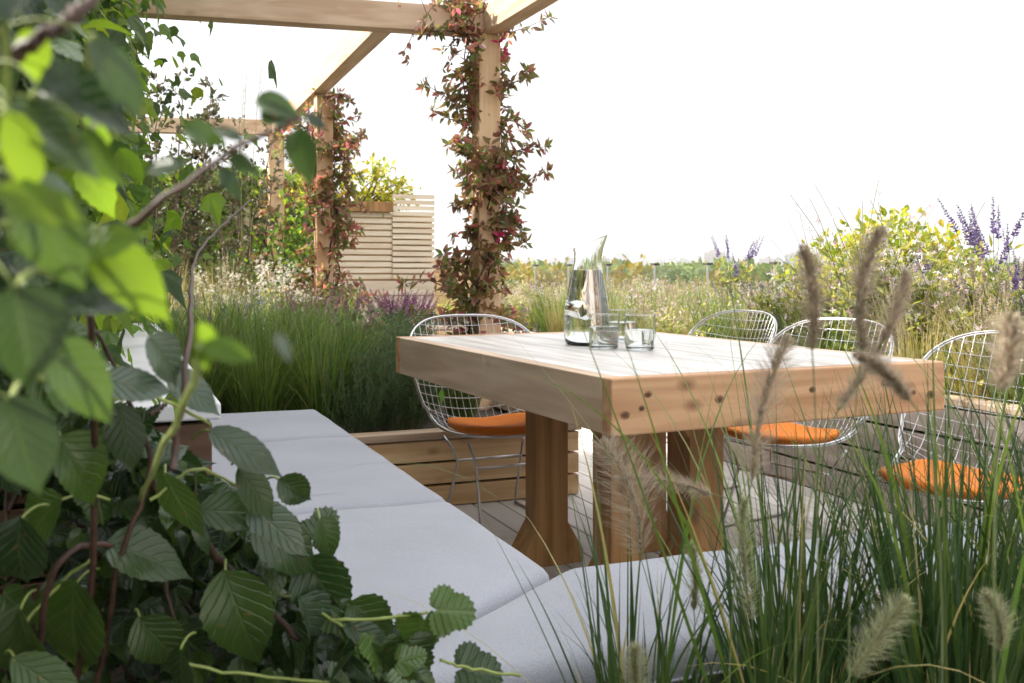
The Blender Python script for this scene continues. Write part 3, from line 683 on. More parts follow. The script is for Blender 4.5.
# ================================================================== IVY FENCE AT THE BACK LEFT
e = empty('back_fence', 'timber fence behind the planting with pale posts showing through ivy', 'fence', (0, 12.4, 0))
mb = MB(); mb.box((-2.6, .02, 0), (2.25, .05, 2.1)); mb.build('panel', M['bench'], e)
for x in (-1.6, -.2, .95, 1.45, 2.1):
    mb = MB(); mb.box((x, -.16, 0), (x+.075, .018, 2.14)); mb.build('post', M['slat'], e, bevel=.003)
IV = lobed_leaf(5, .35, .12); 
ivt = (np.array([(0, 0, 0), (.28, .05, .02), (.45, .35, -.03), (.2, .5, .02), (0, 1, -.08), (-.2, .5, .02), (-.45, .35, -.03), (-.28, .05, .02)]), np.array([(0, 1, 2, 3), (0, 3, 4, 5), (0, 5, 6, 7)]), None)
def wallleaves(mb, x0, x1, z0, z1, n, size, depth, tmpl, gaps=()):
    u = RNG.uniform(x0, x1, n); z = z1-(z1-z0)*RNG.uniform(0, 1, n)
    bul = depth*(.5+.5*np.sin(u*5.1+1)*np.sin(z*4.3+u*2))+RNG.exponential(depth*.4, n)
    keep = np.ones(n, bool)
    for g0, g1, gz0, gz1 in gaps: keep &= ~((u > g0) & (u < g1) & (z > gz0) & (z < gz1) & (RNG.uniform(0, 1, n) < .93))
    O = np.stack([u, -bul, z], -1)[keep]; n = len(O)
    T = norm(np.stack([RNG.normal(0, .6, n), RNG.normal(-.3, .3, n), RNG.normal(-.7, .4, n)], -1)); Nn = norm(np.stack([RNG.normal(0, .45, n), np.full(n, -1.), RNG.normal(.35, .4, n)], -1))
    mb.inst(tmpl[0], tmpl[1], O, frames(T, Nn), size*RNG.uniform(.6, 1.35, n))
e = empty('fence_ivy', 'dense dark ivy covering the back fence', 'ivy', (0, 12.36, 0)); mb = MB()
wallleaves(mb, -2.6, 2.3, .1, 2.25, 17000, .085, .16, ivt, gaps=((1.42, 1.54, 1.2, 1.75),))
mb.build('foliage', M['hedge'], e)
sb = MB()
for k in range(14): 
    x = RNG.uniform(-2.5, 2.2); sb.tube(curve((x, -.05, 0), (x+RNG.normal(0, .3), -.08, 2.), (0, 0, 0), 12, .03), .008, 4, False)
sb.build('stems', M['bark'], e)

# ---- tall ivy screen along the left side of the terrace
e = empty('trellis_screen', 'dark timber trellis along the left side, almost hidden under ivy', 'trellis', (0, 0, 0))
for y in np.arange(1.5, 6.3, .8):
    mb = MB(); mb.box((-.46, y, 0), (-.42, y+.05, 3.75)); mb.build('upright', M['bench'], e)
for z in np.arange(.85, 3.7, .3):
    mb = MB(); mb.box((-.418, 1.5, z), (-.40, 6.2, z+.03)); mb.build('rail', M['bench'], e)
e = empty('screen_ivy', 'bright green ivy curtain climbing the left trellis above the pale ledge', 'ivy', (-.40, 6.2, 0), R(-90)); mb = MB()
# local +x runs along world -y after the turn, local -y faces world... built directly below
O = []; n = 40000
y = RNG.uniform(1.5, 6.2, n); z = .80+3.0*RNG.uniform(0, 1, n)
bul = .16*(.5+.5*np.sin(y*4.7)*np.sin(z*5.2+y*2.1))+RNG.exponential(.08, n)+.13*np.sin(y*2.3+z)**2+.14*np.clip((y-3.4)/2, 0, 1)
W = np.stack([-.52+bul, y, z], -1)
# sprays that stick out
for k in range(150):
    b = np.array([-.15, RNG.uniform(3.0, 6.1), RNG.uniform(.9, 2.8)]); tip = b+np.array([RNG.uniform(.12, .32), RNG.uniform(-.2, .2), RNG.uniform(-.2, .25)])
    W = np.vstack([W, curve(b, tip, (0, 0, .05), 14)+RNG.normal(0, .014, (14, 3))])
n = len(W)
Tt = norm(np.stack([RNG.normal(.2, .4, n), RNG.normal(0, .5, n), RNG.normal(-.7, .4, n)], -1)); Nn = norm(np.stack([RNG.normal(.7, .4, n), RNG.normal(-.4, .5, n), RNG.normal(.45, .4, n)], -1))
# into the local frame of the empty (rotated -90 about z): local = R(+90)*(w-loc)
def tolocal(V, loc=(-.40, 6.2, 0)):
    V = V-np.array(loc); return np.stack([-V[:, 1], V[:, 0], V[:, 2]], -1)
def rotl(V): return np.stack([-V[:, 1], V[:, 0], V[:, 2]], -1)
mb.inst(ivt[0], ivt[1], tolocal(W), frames(rotl(Tt), rotl(Nn)), .065*RNG.uniform(.55, 1.4, n)); mb.build('foliage', M['ivy'], e)
n = 11000; y = RNG.uniform(1.2, 6.9, n); z = RNG.uniform(.8, 3.85, n); W = np.stack([RNG.normal(-.62, .05, n), y, z], -1)  # extra leaf layer behind the ivy, added to stop sun flecks on the cushions
mb = MB(); mb.inst(ivt[0], ivt[1], tolocal(W), frames(rvec(n), rvec(n)+[0, 1.5, 0]), .15*RNG.uniform(.7, 1.3, n)); mb.build('sun_blocking_leaves', M['hedge'], e)
sb = MB()
for k in range(40):
    y0 = RNG.uniform(2.4, 6.1); P = curve((-.39, y0, .5), (-.33+RNG.uniform(0, .15), y0+RNG.normal(0, .4), RNG.uniform(1.8, 3.6)), (0, 0, 0), 14, .02); sb.tube(tolocal(P), .005, 4, False)
sb.build('stems', M['bark'], e)

# ---- unseen hedge added beside and behind the viewpoint to shade the bench
e = empty('shade_hedge', 'unseen hedge added left of the terrace to shade the bench', 'hedge', (-1.5, -1.2, 0)); mb = MB()
n = 5200; Y = RNG.uniform(-1.6, 4.2, n); Z = RNG.uniform(0, 2.2, n); Xx = RNG.normal(0, .12, n)
mb.inst(ivt[0], ivt[1], np.stack([Xx, Y, Z], -1), frames(rvec(n), rvec(n)), .17*RNG.uniform(.7, 1.3, n)); mb.build('foliage', M['hedge'], e)
sb = MB()
for k in range(16): y0 = -1.5+k*.37; sb.tube(curve((0, y0, 0), (0, y0, 2.1), (0, 0, 0), 8, .03), .02, 5, False)
sb.build('stems', M['bark'], e)

# ================================================================== PLANT KINDS
def grass_clump(name, label, n, r0, l0, l1, lean, droop, w, mat, cat='grass', group=None, loc=(0, 0, 0)):
    e = empty(name, label, cat, loc, 0, group); mb = MB(); blades(mb, n, r0, l0, l1, lean, droop, w); mb.build('blades', M[mat], e); return e
def plumes_on(e, mat, n, h0, h1, r0, L, W, stem='straw_stem', nb=60):
    sb = MB(); pb = MB()
    for k in range(n):
        a = RNG.uniform(0, 6.28); b = np.array([math.cos(a), math.sin(a), 0])*r0*RNG.uniform(0, 1); tip = b+np.array([math.cos(a), math.sin(a), 0])*RNG.uniform(.02, .22)+CU*RNG.uniform(h0, h1)
        P = curve(b, tip, (0, 0, .04), 12); sb.tube(P, .0014, 3, False)
        ax = norm(P[-1]-P[-2]); m = nb; u = RNG.uniform(0, 1, m); C = tip-ax*L*(1-u)[:, None]
        d = norm(rvec(m)+ax*.9); pb.inst(DIAMOND[0], DIAMOND[1], C, frames(d, rvec(m)), np.stack([np.full(m, .012), W*(np.sin(np.pi*np.clip(u*.9+.08, 0, 1))**.5), np.full(m, .01)], -1))
    pb.build('plumes', M[mat], e); sb.build('stems', M[stem], e)
FL = []
a_ = np.arange(4)/4*2*math.pi+.3
fv = [(0, 0, 0)]; ff = []
for k, q in enumerate(a_):
    c, s_ = math.cos(q), math.sin(q); b0 = len(fv)
    fv += [(c*.45-s_*.22, s_*.45+c*.22, .12), (c*1.0, s_*1.0, .18), (c*.45+s_*.22, s_*.45-c*.22, .12)]; ff.append((0, b0+2, b0+1, b0))
FLOWER = (np.array(fv), np.array(ff))
def flower_plant(name, label, cat, kind, h, nst, spread, group, loc=(0, 0, 0)):
    e = empty(name, label, cat, loc, 0, group)
    sb = MB(); lb = MB(); fb = MB()
    for k in range(nst):
        a = RNG.uniform(0, 6.28); b = np.array([math.cos(a), math.sin(a), 0])*spread*.25*RNG.uniform(0, 1)
        d = np.array([math.cos(a), math.sin(a), 0]); hh = h*RNG.uniform(.6, 1.05)
        tip = b+d*spread*RNG.uniform(.1, 1.)+CU*hh
        P = curve(b, tip, -d*.06, 14, .004); sb.tube(P, np.linspace(.0024, .001, 14), 3, False)
        # leaves on the lower two thirds
        m = 26; u = RNG.uniform(0, .8, m)**.8; C = P[(u*13).astype(int)]+RNG.normal(0, .006, (m, 3))
        dd = norm(rvec(m)*[1, 1, .4]+[0, 0, .45]); ls = {'salvia': .05, 'gaura': .045, 'sage': .05, 'cream': .05, 'lavender': .04}[kind]
        lb.inst(SL[0], SL[1], C, frames(dd, rvec(m)+[0, 0, 1]), np.stack([np.full(m, ls*.55), ls*RNG.uniform(.6, 1.3, m), np.full(m, ls*.6)], -1))
        if kind == 'gaura':
            m = RNG.integers(5, 11); u = RNG.uniform(.62, 1, m); C = P[(u*13).astype(int)]+RNG.normal(0, .018, (m, 3))
            fb.inst(FLOWER[0], FLOWER[1], C, frames(rvec(m), rvec(m)+[-.3, -.8, .5]), .0135*RNG.uniform(.6, 1.2, m))
        elif kind == 'cream':
            m = RNG.integers(10, 20); C = P[-1]+RNG.normal(0, .035, (m, 3))*[1, 1, .7]
            fb.inst(FLOWER[0], FLOWER[1], C, frames(rvec(m), rvec(m)+[0, -.5, .8]), .016*RNG.uniform(.6, 1.2, m))
        else:
            L = {'salvia': .16, 'sage': .15, 'lavender': .06}[kind]; ax = norm(P[-1]-P[-3]); nw = int(L/.011)
            for j in range(nw):
                c = P[-1]-ax*L*(j/nw); m = 5
                d2 = norm(np.cross(ax, rvec(m))+ax*.5); sz = (.009 if kind != 'lavender' else .006)*(.5+.9*(j/nw))
                fb.inst(DIAMOND[0], DIAMOND[1], np.tile(c, (m, 1)), frames(d2, rvec(m)), np.stack([np.full(m, sz*1.5), np.full(m, sz*1.7), np.full(m, sz)], -1))
    sb.build('stems', M['thin_stem'], e); lb.build('leaves', M['meadow_leaf' if kind in ('gaura', 'salvia', 'cream') else 'rosemary'], e)
    fb.build('flowers', M[{'gaura': 'petal_white', 'salvia': 'petal_purple', 'sage': 'petal_plum', 'cream': 'petal_cream', 'lavender': 'petal_purple'}[kind]], e)
    return e
def needle_bush(label, loc, h=.5, w=.3, n=120, mat='rosemary'):
    e = empty('rosemary_bush', label, 'shrub', loc); sb = MB(); lb = MB()
    for k in range(n):
        a = RNG.uniform(0, 6.28); rr = w*math.sqrt(RNG.uniform(0, 1)); d = np.array([math.cos(a), math.sin(a), 0])
        tip = d*rr+CU*h*(1.05-.45*(rr/w)**2)*RNG.uniform(.75, 1.05); P = curve(d*rr*.35, tip, (0, 0, -.02), 12, .003); sb.tube(P, .0018, 3, False)
        m = 90; u = RNG.uniform(.25, 1, m); C = P[np.minimum((u*12).astype(int), 11)]+RNG.normal(0, .004, (m, 3)); ax = norm(P[-1]-P[0])
        dd = norm(np.cross(ax, rvec(m))+ax*.9); lb.inst(DIAMOND[0], DIAMOND[1], C, frames(dd, rvec(m)), np.stack([np.full(m, .0055), .026*RNG.uniform(.6, 1.2, m), np.full(m, .003)], -1))
    lb.build('foliage', M[mat], e); sb.build('stems', M['thin_stem'], e); return e

# ---- planter bed behind the bench
BZ = .285
G1 = grass_clump('grass_clump', 'lush green grass clump behind the far grey cushion, left of the rosemary', 420, .10, .35, .68, .16, 1.3, .0034, 'grass_green', loc=(.90, 4.62, BZ), group='green grass clumps in the low timber planter')
for k, (x, y, s, lab) in enumerate([(.62, 4.66, 1.0, 'green grass clump right behind the middle of the far cushion'), (.30, 4.62, 1.0, 'green grass clump behind the left end of the far cushion'),
     (1.08, 5.0, 1.0, 'grass clump tucked behind the rosemary bush'), (.75, 5.1, 1.1, None), (.45, 5.2, 1.1, None), (.1, 5.0, 1.05, None), (1.35, 5.5, 1.0, None), (.95, 5.6, 1.1, None), (.55, 5.8, 1.1, None),
     (.15, 5.7, 1.1, None), (1.2, 6.2, 1.1, None), (.7, 6.5, 1.1, None), (.25, 6.6, 1.15, None), (1.62, 4.75, .7, 'small grass clump behind the far chair')]):
    dup(G1, (x, y, BZ), RNG.uniform(0, 6), s, lab or 'green grass clump in the second and third rows behind the bench planter edge', 'green grass clumps in the low timber planter')
needle_bush('dense grey green rosemary bush left of the far wire chair', (1.26, 4.56, BZ), .50, .25, 150)
needle_bush('shorter rosemary bush between the grass clump and the far chair', (1.05, 4.52, BZ), .38, .2, 90)
needle_bush('rosemary bush standing behind the other two by the vine post', (1.45, 5.0, BZ), .52, .27, 130)
s0 = flower_plant('sage_plant', 'plum purple sage spikes below the slatted cupboard', 'flower', 'sage', .62, 34, .22, 'plum sage plants', (1.65, 6.1, BZ))
for x, y in ((1.85, 6.35), (1.35, 6.0), (1.75, 6.6), (1.55, 5.75), (1.2, 6.6)): dup(s0, (x, y, BZ), RNG.uniform(0, 6), 1.)
l0 = flower_plant('lavender_plant', 'lavender plant with slim pale purple heads among the green grass', 'flower', 'lavender', .52, 60, .2, 'lavender plants in the low planter', (.5, 6.2, BZ))
for x, y in ((.1, 6.2), (.8, 6.9), (.35, 7.1), (1.0, 7.2), (-.05, 5.4)): dup(l0, (x, y, BZ), RNG.uniform(0, 6), 1.15)
c0 = flower_plant('cream_flower', 'cream flowered plant between the grass and the second pergola post', 'flower', 'cream', .75, 34, .26, 'cream flowers in front of the ivy fence', (1.1, 7.3, BZ))
for x, y, s in ((.75, 7.8, .95), (1.25, 8.0, 1.05)): dup(c0, (x, y, BZ), RNG.uniform(0, 6), s)
g2 = grass_clump('pale_grass', 'pale straw coloured feathery grass in front of the ivy fence', 260, .1, .5, 1.0, .12, .9, .0022, 'grass_straw', loc=(.4, 8.0, BZ), group='pale feathery grasses before the ivy fence')
plumes_on(g2, 'plume_green', 7, .6, .9, .08, .14, .022)
for x, y, s in ((.8, 8.5, 1), (.05, 7.4, 1), (1.1, 8.9, 1.1), (-.1, 8.6, 1), (1.5, 8.9, .9)): dup(g2, (x, y, BZ), RNG.uniform(0, 6), s)

# ---- tall thin shrubs
def tall_shrub(label, loc, h, n, spread, leaf, mat='small_dark_leaf', dens=60):
    e = empty('tall_shrub', label, 'shrub', loc); sb = MB(); O = []; T = []
    for k in range(n):
        a = RNG.uniform(0, 6.28); d = np.array([math.cos(a), math.sin(a), 0]); hh = h*RNG.uniform(.72, 1.)
        P = curve(d*.05, d*spread*RNG.uniform(.2, 1)+CU*hh, -d*.05, 22, .012); sb.tube(P, np.linspace(.014, .003, 22), 5, False)
        for j in range(7, 22):
            for q in range(2):
                L = RNG.uniform(.10, .32)*(1-.4*j/22); dd = norm(rvec(1)[0]*[1, 1, .4]+[0, 0, .7]); Q = curve(P[j], P[j]+dd*L, (0, 0, .01), 8, .004); sb.tube(Q, .0018, 3, False)
                m = max(3, int(dens*.14)); idx = RNG.integers(2, 8, m); O += list(Q[idx]+RNG.normal(0, .006, (m, 3))); T += list(norm(rvec(m)+dd))
    lb = MB(); O = np.array(O); lb.inst(SL[0], SL[1], O, frames(np.array(T), rvec(len(O))+[0, 0, .5]), leaf*RNG.uniform(.6, 1.2, len(O))); lb.build('foliage', M[mat], e); sb.build('stems', M['bark'], e); return e
tall_shrub('tall airy shrub with small dark leaves left of the far pergola beam', (.42, 8.3, BZ), 2.55, 7, .5, .05, 'small_dark_leaf', 80)
tall_shrub('slim dark twiggy shrub standing before the ivy fence', (.95, 8.9, BZ), 2.0, 6, .4, .045)
shrub('leafy_shrub', 'leafy green shrub filling the gap between the two far pergola posts', 'shrub', (1.45, 8.6, BZ), [((0, 0, .5), .34), ((.12, .1, .9), .3), ((-.2, .1, .8), .3), ((0, .2, 1.2), .24), ((.3, 0, .45), .25)], .06, 'ivy', 30)
# giant oat grass with an airy seed head
e = empty('oat_grass', 'single very tall oat grass with airy seed heads against the sky', 'grass', (.90, 6.9, BZ)); sb = MB(); pb = MB()
for k in range(3):
    tip = np.array([RNG.normal(-.02, .10), RNG.normal(0, .1), 2.15-.1*k]); P = curve((0, 0, 0), tip, (-.05, 0, 0), 20, .003); sb.tube(P, .0022, 3, False)
    for j in range(14, 20):
        for q in range(4):
            dd = norm(rvec(1)[0]*[1, 1, .3]+[0, 0, .1]); Q = curve(P[j], P[j]+dd*.16, (0, 0, .04), 8); sb.tube(Q, .0006, 3, False); m = 4
            pb.inst(DIAMOND[0], DIAMOND[1], Q[RNG.integers(4, 8, m)], frames(rvec(m)*.4+[0, 0, -1], rvec(m)), np.stack([np.full(m, .006), np.full(m, .018), np.full(m, .006)], -1))
sb.build('stems', M['straw_stem'], e); pb.build('seed_heads', M['plume'], e)

# ================================================================== MEADOW
def inview(x, y, m=20):
    lat = x*CT-y*ST; d = x*ST+y*CT; px = 512+F*lat/d if d > .3 else -999
    return -m < px-0 and px < 1024+m, px, d
MZ = .468
gg = [flower_plant('gaura_plant', 'airy gaura plant with small white and pink flowers in the meadow planter', 'flower', 'gaura', h, 30, .28, 'white gaura plants in the meadow') for h in (.50, .58, .64)]
sg_ = [flower_plant('salvia_plant', 'purple salvia spikes standing among the white gaura', 'flower', 'salvia', h, 16, .2, 'purple salvia plants in the meadow') for h in (.62, .78)]
st_ = [grass_clump('meadow_grass', 'straw coloured meadow grass clump with fine seed heads', 200, .12, .28, .58, .2, 1.0, .0026, 'grass_straw', group='straw meadow grasses') for _ in range(2)]
for q in st_: plumes_on(q, 'plume', 12, .40, .62, .1, .09, .016)
gr_ = [grass_clump('green_meadow_grass', 'fresh green grass clump low in the meadow planter', 240, .12, .25, .5, .22, 1.1, .0028, 'grass_green', group='green meadow grasses') for _ in range(2)]
lo_ = [shrub('ground_shrub', 'low leafy green plant between the meadow flowers', 'shrub', (0, 0, 0), [((0, 0, .10), .16), ((.12, .05, .08), .12), ((-.1, .08, .09), .13)], .04, 'meadow_leaf', 30, 'low leafy plants in the meadow')]
used = set()
def put(protos, x, y, s):
    p = protos[RNG.integers(len(protos))]
    if p.name not in used:
        used.add(p.name); p.location = (x, y, MZ); p.rotation_euler = (0, 0, RNG.uniform(0, 6)); p.scale = (s,)*3
    else: dup(p, (x, y, MZ), RNG.uniform(0, 6), s)
cnt = 0
def field(protos, n, fn, hs, hmin=.9):
    k = 0; t_ = 0
    while k < n and t_ < 20000:
        t_ += 1
        d = 3.6+RNG.uniform(0, 1)**1.5*12; px = RNG.uniform(440, 1060); w = at(px, 300, d); x, y = w[0], w[1]
        if y > 19.5 or x > 7.3: continue
        if x < 3.28 and not (y > 8.9 and x > 2.1): continue
        if 3.1 < x < 6.2 and 11.2 < y < 12.1: continue
        if x < 3.2 and y > 9.4: continue
        if not fn(px, d): continue
        s = hs(px, d)*RNG.uniform(.88, 1.12); put(protos, x, y, s); k += 1
# height of planting: low on the left, higher towards the right
def hscale(px, d):
    target_z = 1.05-(( 302 - 34*max(0, min(1, (px-700)/300)))-269)/1000*d
    return max(.75, min(1.5, (target_z-MZ)/.58))
field(gg, 105, lambda px, d: True, hscale)
field(sg_, 40, lambda px, d: px > 740 or RNG.uniform() < .10, lambda p, d: hscale(p, d)*.72)
field(st_, 135, lambda px, d: px < 860 or RNG.uniform() < .6, lambda p, d: hscale(p, d)*.95)
field(gr_, 80, lambda px, d: d < 9, lambda p, d: 1.0)
field(lo_, 40, lambda px, d: True, lambda p, d: 1.1)
# a few taller single spikes against the sky
for px, py, d in ((990, 202, 4.4), (1015, 225, 4.2), (735, 236, 7.0), (905, 245, 5.0)):
    w = at(px, py, d); dup(sg_[1], (w[0], w[1], MZ), RNG.uniform(0, 6), (w[2]-MZ)/.80, 'taller purple salvia rising above the meadow against the sky', 'tall salvia against the sky')
for px, py, d in ((862, 180, 4.8), (905, 205, 5.0), (830, 215, 5.2), (940, 200, 4.6), (780, 235, 5.4)):
    w = at(px, py, d); dup(gg[2], (w[0], w[1], MZ), RNG.uniform(0, 6), (w[2]-MZ)/.67, 'tall gaura wand rising above the meadow at the right', 'tall gaura against the sky')
w = at(885, 300, 6.6); shrub('meadow_shrub', 'rounded golden green shrub behind the flowers at the right', 'shrub', (w[0], w[1], MZ), [((0, 0, .56), .36), ((.34, -.1, .56), .34), ((-.36, .05, .50), .32), ((.05, 0, .70), .28), ((-.1, -.1, .25), .3), ((.3, .1, .3), .3)], .055, 'shrub_yellow', 120, stems=2)

# ================================================================== BALUSTRADE
e = empty('glass_balustrade', 'frameless glass balustrade with slim posts and dark caps beyond the meadow', 'balustrade', (7.5, 0, 0))
ys = [7.5*k for k in (.57, .765, .96, 1.155, 1.35, 1.547, 1.737, 1.94, 2.14, 2.34)]
for i, y in enumerate(ys):
    mb = MB(); mb.box((-.012, y-.014, .40), (.012, y+.014, 1.10)); pst = mb.build('post', M['steel'], e)
    mb = MB(); mb.box((-.045, y-.055, 1.102), (.045, y+.055, 1.135)); mb.build('cap', M['cap'], pst)
for i in range(len(ys)-1):
    mb = MB(); mb.box((-.006, ys[i]+.03, .45), (.006, ys[i+1]-.03, 1.05)); mb.build('glass_panel', M['panel_glass'], e)

# ================================================================== FAR TREES + CITY
def far_tree(mat, label, loc, h, w, group):
    e = empty('broadleaf_tree', label, 'tree', loc, 0, group); mb = MB(); tb_ = MB()
    tb_.tube(curve((0, 0, 0), (0, 0, h*.6), (.2, 0, 0), 8), np.linspace(.35, .15, 8), 7)
    for k in range(7):
        a = k/7*6.28; tb_.tube(curve((0, 0, h*.35), (math.cos(a)*w*.6, math.sin(a)*w*.6, h*RNG.uniform(.55, .85)), (0, 0, .3), 6), np.linspace(.15, .05, 6), 5)
    for k in range(26):
        d = rvec(1)[0]; c = np.array([d[0]*w*.62, d[1]*w*.62, h*.60+d[2]*h*.30]); leafball(mb, c, w*RNG.uniform(.25, .42), 330, .34, DIAMOND, .2)
    mb.build('crown', M[mat], e); tb_.build('trunk', M['bark'], e); return e
ft = [far_tree('tree', 'green broadleaf tree below the terrace beyond the glass balustrade', (0, 0, 0), 10., 3.6, 'green trees beyond the balustrade'),
      far_tree('tree_gold', 'golden autumn tree below the terrace beyond the glass balustrade', (0, 0, 0), 10., 3.8, 'golden trees beyond the balustrade')]
firstt = [True, True]
spots = [(470, 265, 46, 0), (520, 262, 60, 1), (545, 264, 44, 1), (580, 262, 70, 0), (612, 262, 38, 1), (640, 272, 33, 1), (668, 268, 52, 0), (690, 264, 46, 0), (700, 262, 80, 0), (728, 270, 38, 1), (745, 258, 52, 0), (775, 266, 42, 0),
         (800, 262, 64, 0), (830, 264, 50, 1), (865, 262, 46, 0), (905, 264, 60, 0), (940, 262, 48, 1), (975, 264, 44, 0), (1015, 262, 56, 0), (505, 263, 90, 0), (630, 261, 100, 0), (760, 261, 110, 0), (860, 260, 100, 0), (940, 261, 110, 0), (1010, 260, 95, 0), (560, 261, 110, 0)]
for px, py, d, kd in spots:
    w = at(px, py, d); s = (w[2]+9.0)/10.25
    if firstt[kd]: firstt[kd] = False; ft[kd].location = (w[0], w[1], -9.); ft[kd].scale = (s,)*3
    else: dup(ft[kd], (w[0], w[1], -9.), RNG.uniform(0, 6), s)
# distant wood that reads as one mass
mb = MB()
n = 26000; px = RNG.uniform(420, 1060, n); d = RNG.uniform(130, 600, n); top = 267+RNG.normal(0, .8, n)+1.5*np.sin(px/17); z = H-(top-YH)/1000*d
lat = (px-512)/1000*d; zz_ = z-RNG.uniform(0, 1, n)**1.5*9
O = np.stack([CT*lat+ST*d, -ST*lat+CT*d, zz_], -1); mb.inst(DIAMOND[0], DIAMOND[1], O, frames(rvec(n), rvec(n)), 1.7*RNG.uniform(.5, 1.3, n))
tag(mb.build('distant_wood', M['tree']), 'distant belt of trees between the terrace and the city', 'trees', kind='stuff')
# skyline
for k in range(46):
    px = 430+k*13.5+RNG.uniform(-5, 5); d = RNG.uniform(900, 1700); top = 260-abs(RNG.normal(0, 3.2))-(6 if k in (14, 15, 21) else 0); wpx = RNG.uniform(8, 22)
    w = at(px, top, d); hw = wpx/2000*d; hz = w[2]+9
    if hz < 6: continue
    mat = ['rooflit', 'brick', 'slate', 'rooflit'][k % 4]
    e = empty('city_building', 'pale distant building on the hazy skyline', 'building', (w[0], w[1], -9.), R(RNG.uniform(-35, 0)), 'hazy city buildings on the skyline')
    mb = MB(); dp = hw*.7; mb.box((-hw, -dp, 0), (hw, dp, hz)); mb.box((-hw*.4, -dp*.5, hz-.01), (hw*.2, dp*.5, hz+2.5)); mb.build('wall', M[mat], e)
    wb = MB(); st = 3.4
    z = 4.
    while z < hz-2:
        x = -hw+1.5
        while x < hw-2: wb.box((x, -dp-.06, z), (x+1.6, -dp-.01, z+1.7)); x += 3.6
        z += st
    if wb.n: wb.build('windows', M['win'], e)

# ================================================================== FOREGROUND GRASS + PLUMES
fg = empty('near_planter', 'dark soil planter at the very front holding fountain grass', 'planter')
mb = MB(); mb.box((.25, .52, .02), (2.9, .55, .34)); mb.build('board', M['bench'], fg)
mb = MB(); mb.box((.25, .554, .0), (2.9, 1.34, .33)); mb.build('soil', M['soil'], fg)
GZ = .33
spots = [(.66, 1.18), (.80, 1.06), (.93, 1.20), (1.07, 1.08), (1.22, 1.20), (1.38, 1.10), (1.55, 1.22), (.98, .95), (1.20, .96), (1.72, 1.1)]
fgl = ['fountain grass clump standing leftmost before the near bench', 'fountain grass clump with arching blades, second from the left at the front']
def fclump(loc, label, n=170, l0=.38, l1=.78):
    e = empty('fountain_grass', label, 'grass', (loc[0], loc[1], GZ), 0, 'fountain grass clumps in front of the near bench'); mb = MB()
    blades(mb, n, .060, l0, l1, .15, 1.05, .0033, seg=12); blades(mb, int(n*.7), .075, .14, .34, .2, .8, .0034, seg=8); mb.build('blades', M['grass_dark'], e)
    mb = MB(); blades(mb, 7, .05, .6, .9, .32, 1.5, .0028, seg=16); mb.build('arching_blades', M['grass_green'], e); mb = MB(); blades(mb, 9, .06, .25, .65, .3, 1.4, .0026, seg=10); mb.build('dry_blades', M['grass_straw'], e)
    return e
pos_words = ['leftmost', 'second from the left', 'third from the left', 'fourth from the left', 'fifth from the left', 'sixth from the left', 'seventh from the left']
row = sorted(spots, key=lambda q: (q[0]*CT-q[1]*ST)/(q[0]*ST+q[1]*CT))
for k, q in enumerate(row):
    lab = ['leftmost fountain grass clump, standing before the mitred cushion', 'fountain grass clump below the table corner, just right of the leftmost one', 'fountain grass clump under the big upright plume', 'fountain grass clump crossing the middle of the near table edge',
           'fountain grass clump hiding the lower middle chair seat', 'fountain grass clump before the nearest orange seat pad', 'fountain grass clump left of the right frame corner plume', 'fountain grass clump covering the nearest wire chair back', 'second fountain grass clump from the right edge', 'rightmost fountain grass clump at the edge of view'][k]
    fclump(q, lab, [40, 75, 100, 110, 115, 125, 125, 125, 125, 125][k], .30, [.50, .56, .60, .62, .62, .62, .64, .66, .66, .66][k])

def plume(tip, base, root, mat, width, label, dens=900, core=True):
    """feathery seed head from base to tip on a stem that rises from the soil at root"""
    tip, base, root = map(np.array, (tip, base, root))
    e = empty('grass_plume', label, 'plume', root, 0, 'feathery plumes of the fountain grass')
    tip = tip-root; base = base-root
    t_ = np.linspace(0, 1, 16)[:, None]; c = base+(base-tip)*.9; c[2] = min(c[2], base[2]*.7); P = c*0+ (1-t_)**2*0 + 2*t_*(1-t_)*(base-(tip-base)*1.2*np.array([1, 1, 1.]))+t_**2*base
    sb = MB(); sb.tube(P, .0006, 5, False)
    ax = tip-base; L = np.linalg.norm(ax); axn = ax/L; sag = -(CU*RNG.uniform(.02, .07)+CR*RNG.choice([-1, 1])*RNG.uniform(.03, .09))*L
    Q = np.linspace(0, 1, 10)[:, None]; C = base+ax*Q+sag*(4*Q*(1-Q))*-1
    sb.tube(C, np.linspace(.0013, .0006, 10), 5, False); sb.build('stem', M['thin_stem'], e)
    pb = MB(); n = dens
    u = RNG.uniform(0, 1, n); cc = base+ax*u[:, None]+sag*-1*(4*u*(1-u))[:, None]
    prof_ = (np.sin(np.pi*np.clip(u*.86+.10, 0, 1))**.6)
    perp = norm(np.cross(axn, rvec(n))); d = norm(perp*.9+axn*RNG.uniform(.4, 1.1, n)[:, None]+RNG.normal(0, .12, (n, 3)))
    ln = width*.75*prof_*RNG.uniform(.55, 1.35, n)
    pb.inst(DIAMOND[0], DIAMOND[1], cc+perp*(width*.07), frames(d, rvec(n)), np.stack([np.full(n, .0008), ln*1.35, np.full(n, .001)], -1))
    # spikelets hugging the axis
    m = n//2; u = RNG.uniform(0, 1, m); cc = base+ax*u[:, None]+sag*-1*(4*u*(1-u))[:, None]; perp = norm(np.cross(axn, rvec(m)))
    pb.inst(DIAMOND[0], DIAMOND[1], cc+perp*width*.04, frames(norm(perp*.5+axn), perp), np.stack([np.full(m, .0036), np.full(m, .0085), np.full(m, .003)], -1))
    pb.build('bristles', M[mat], e)
    return e
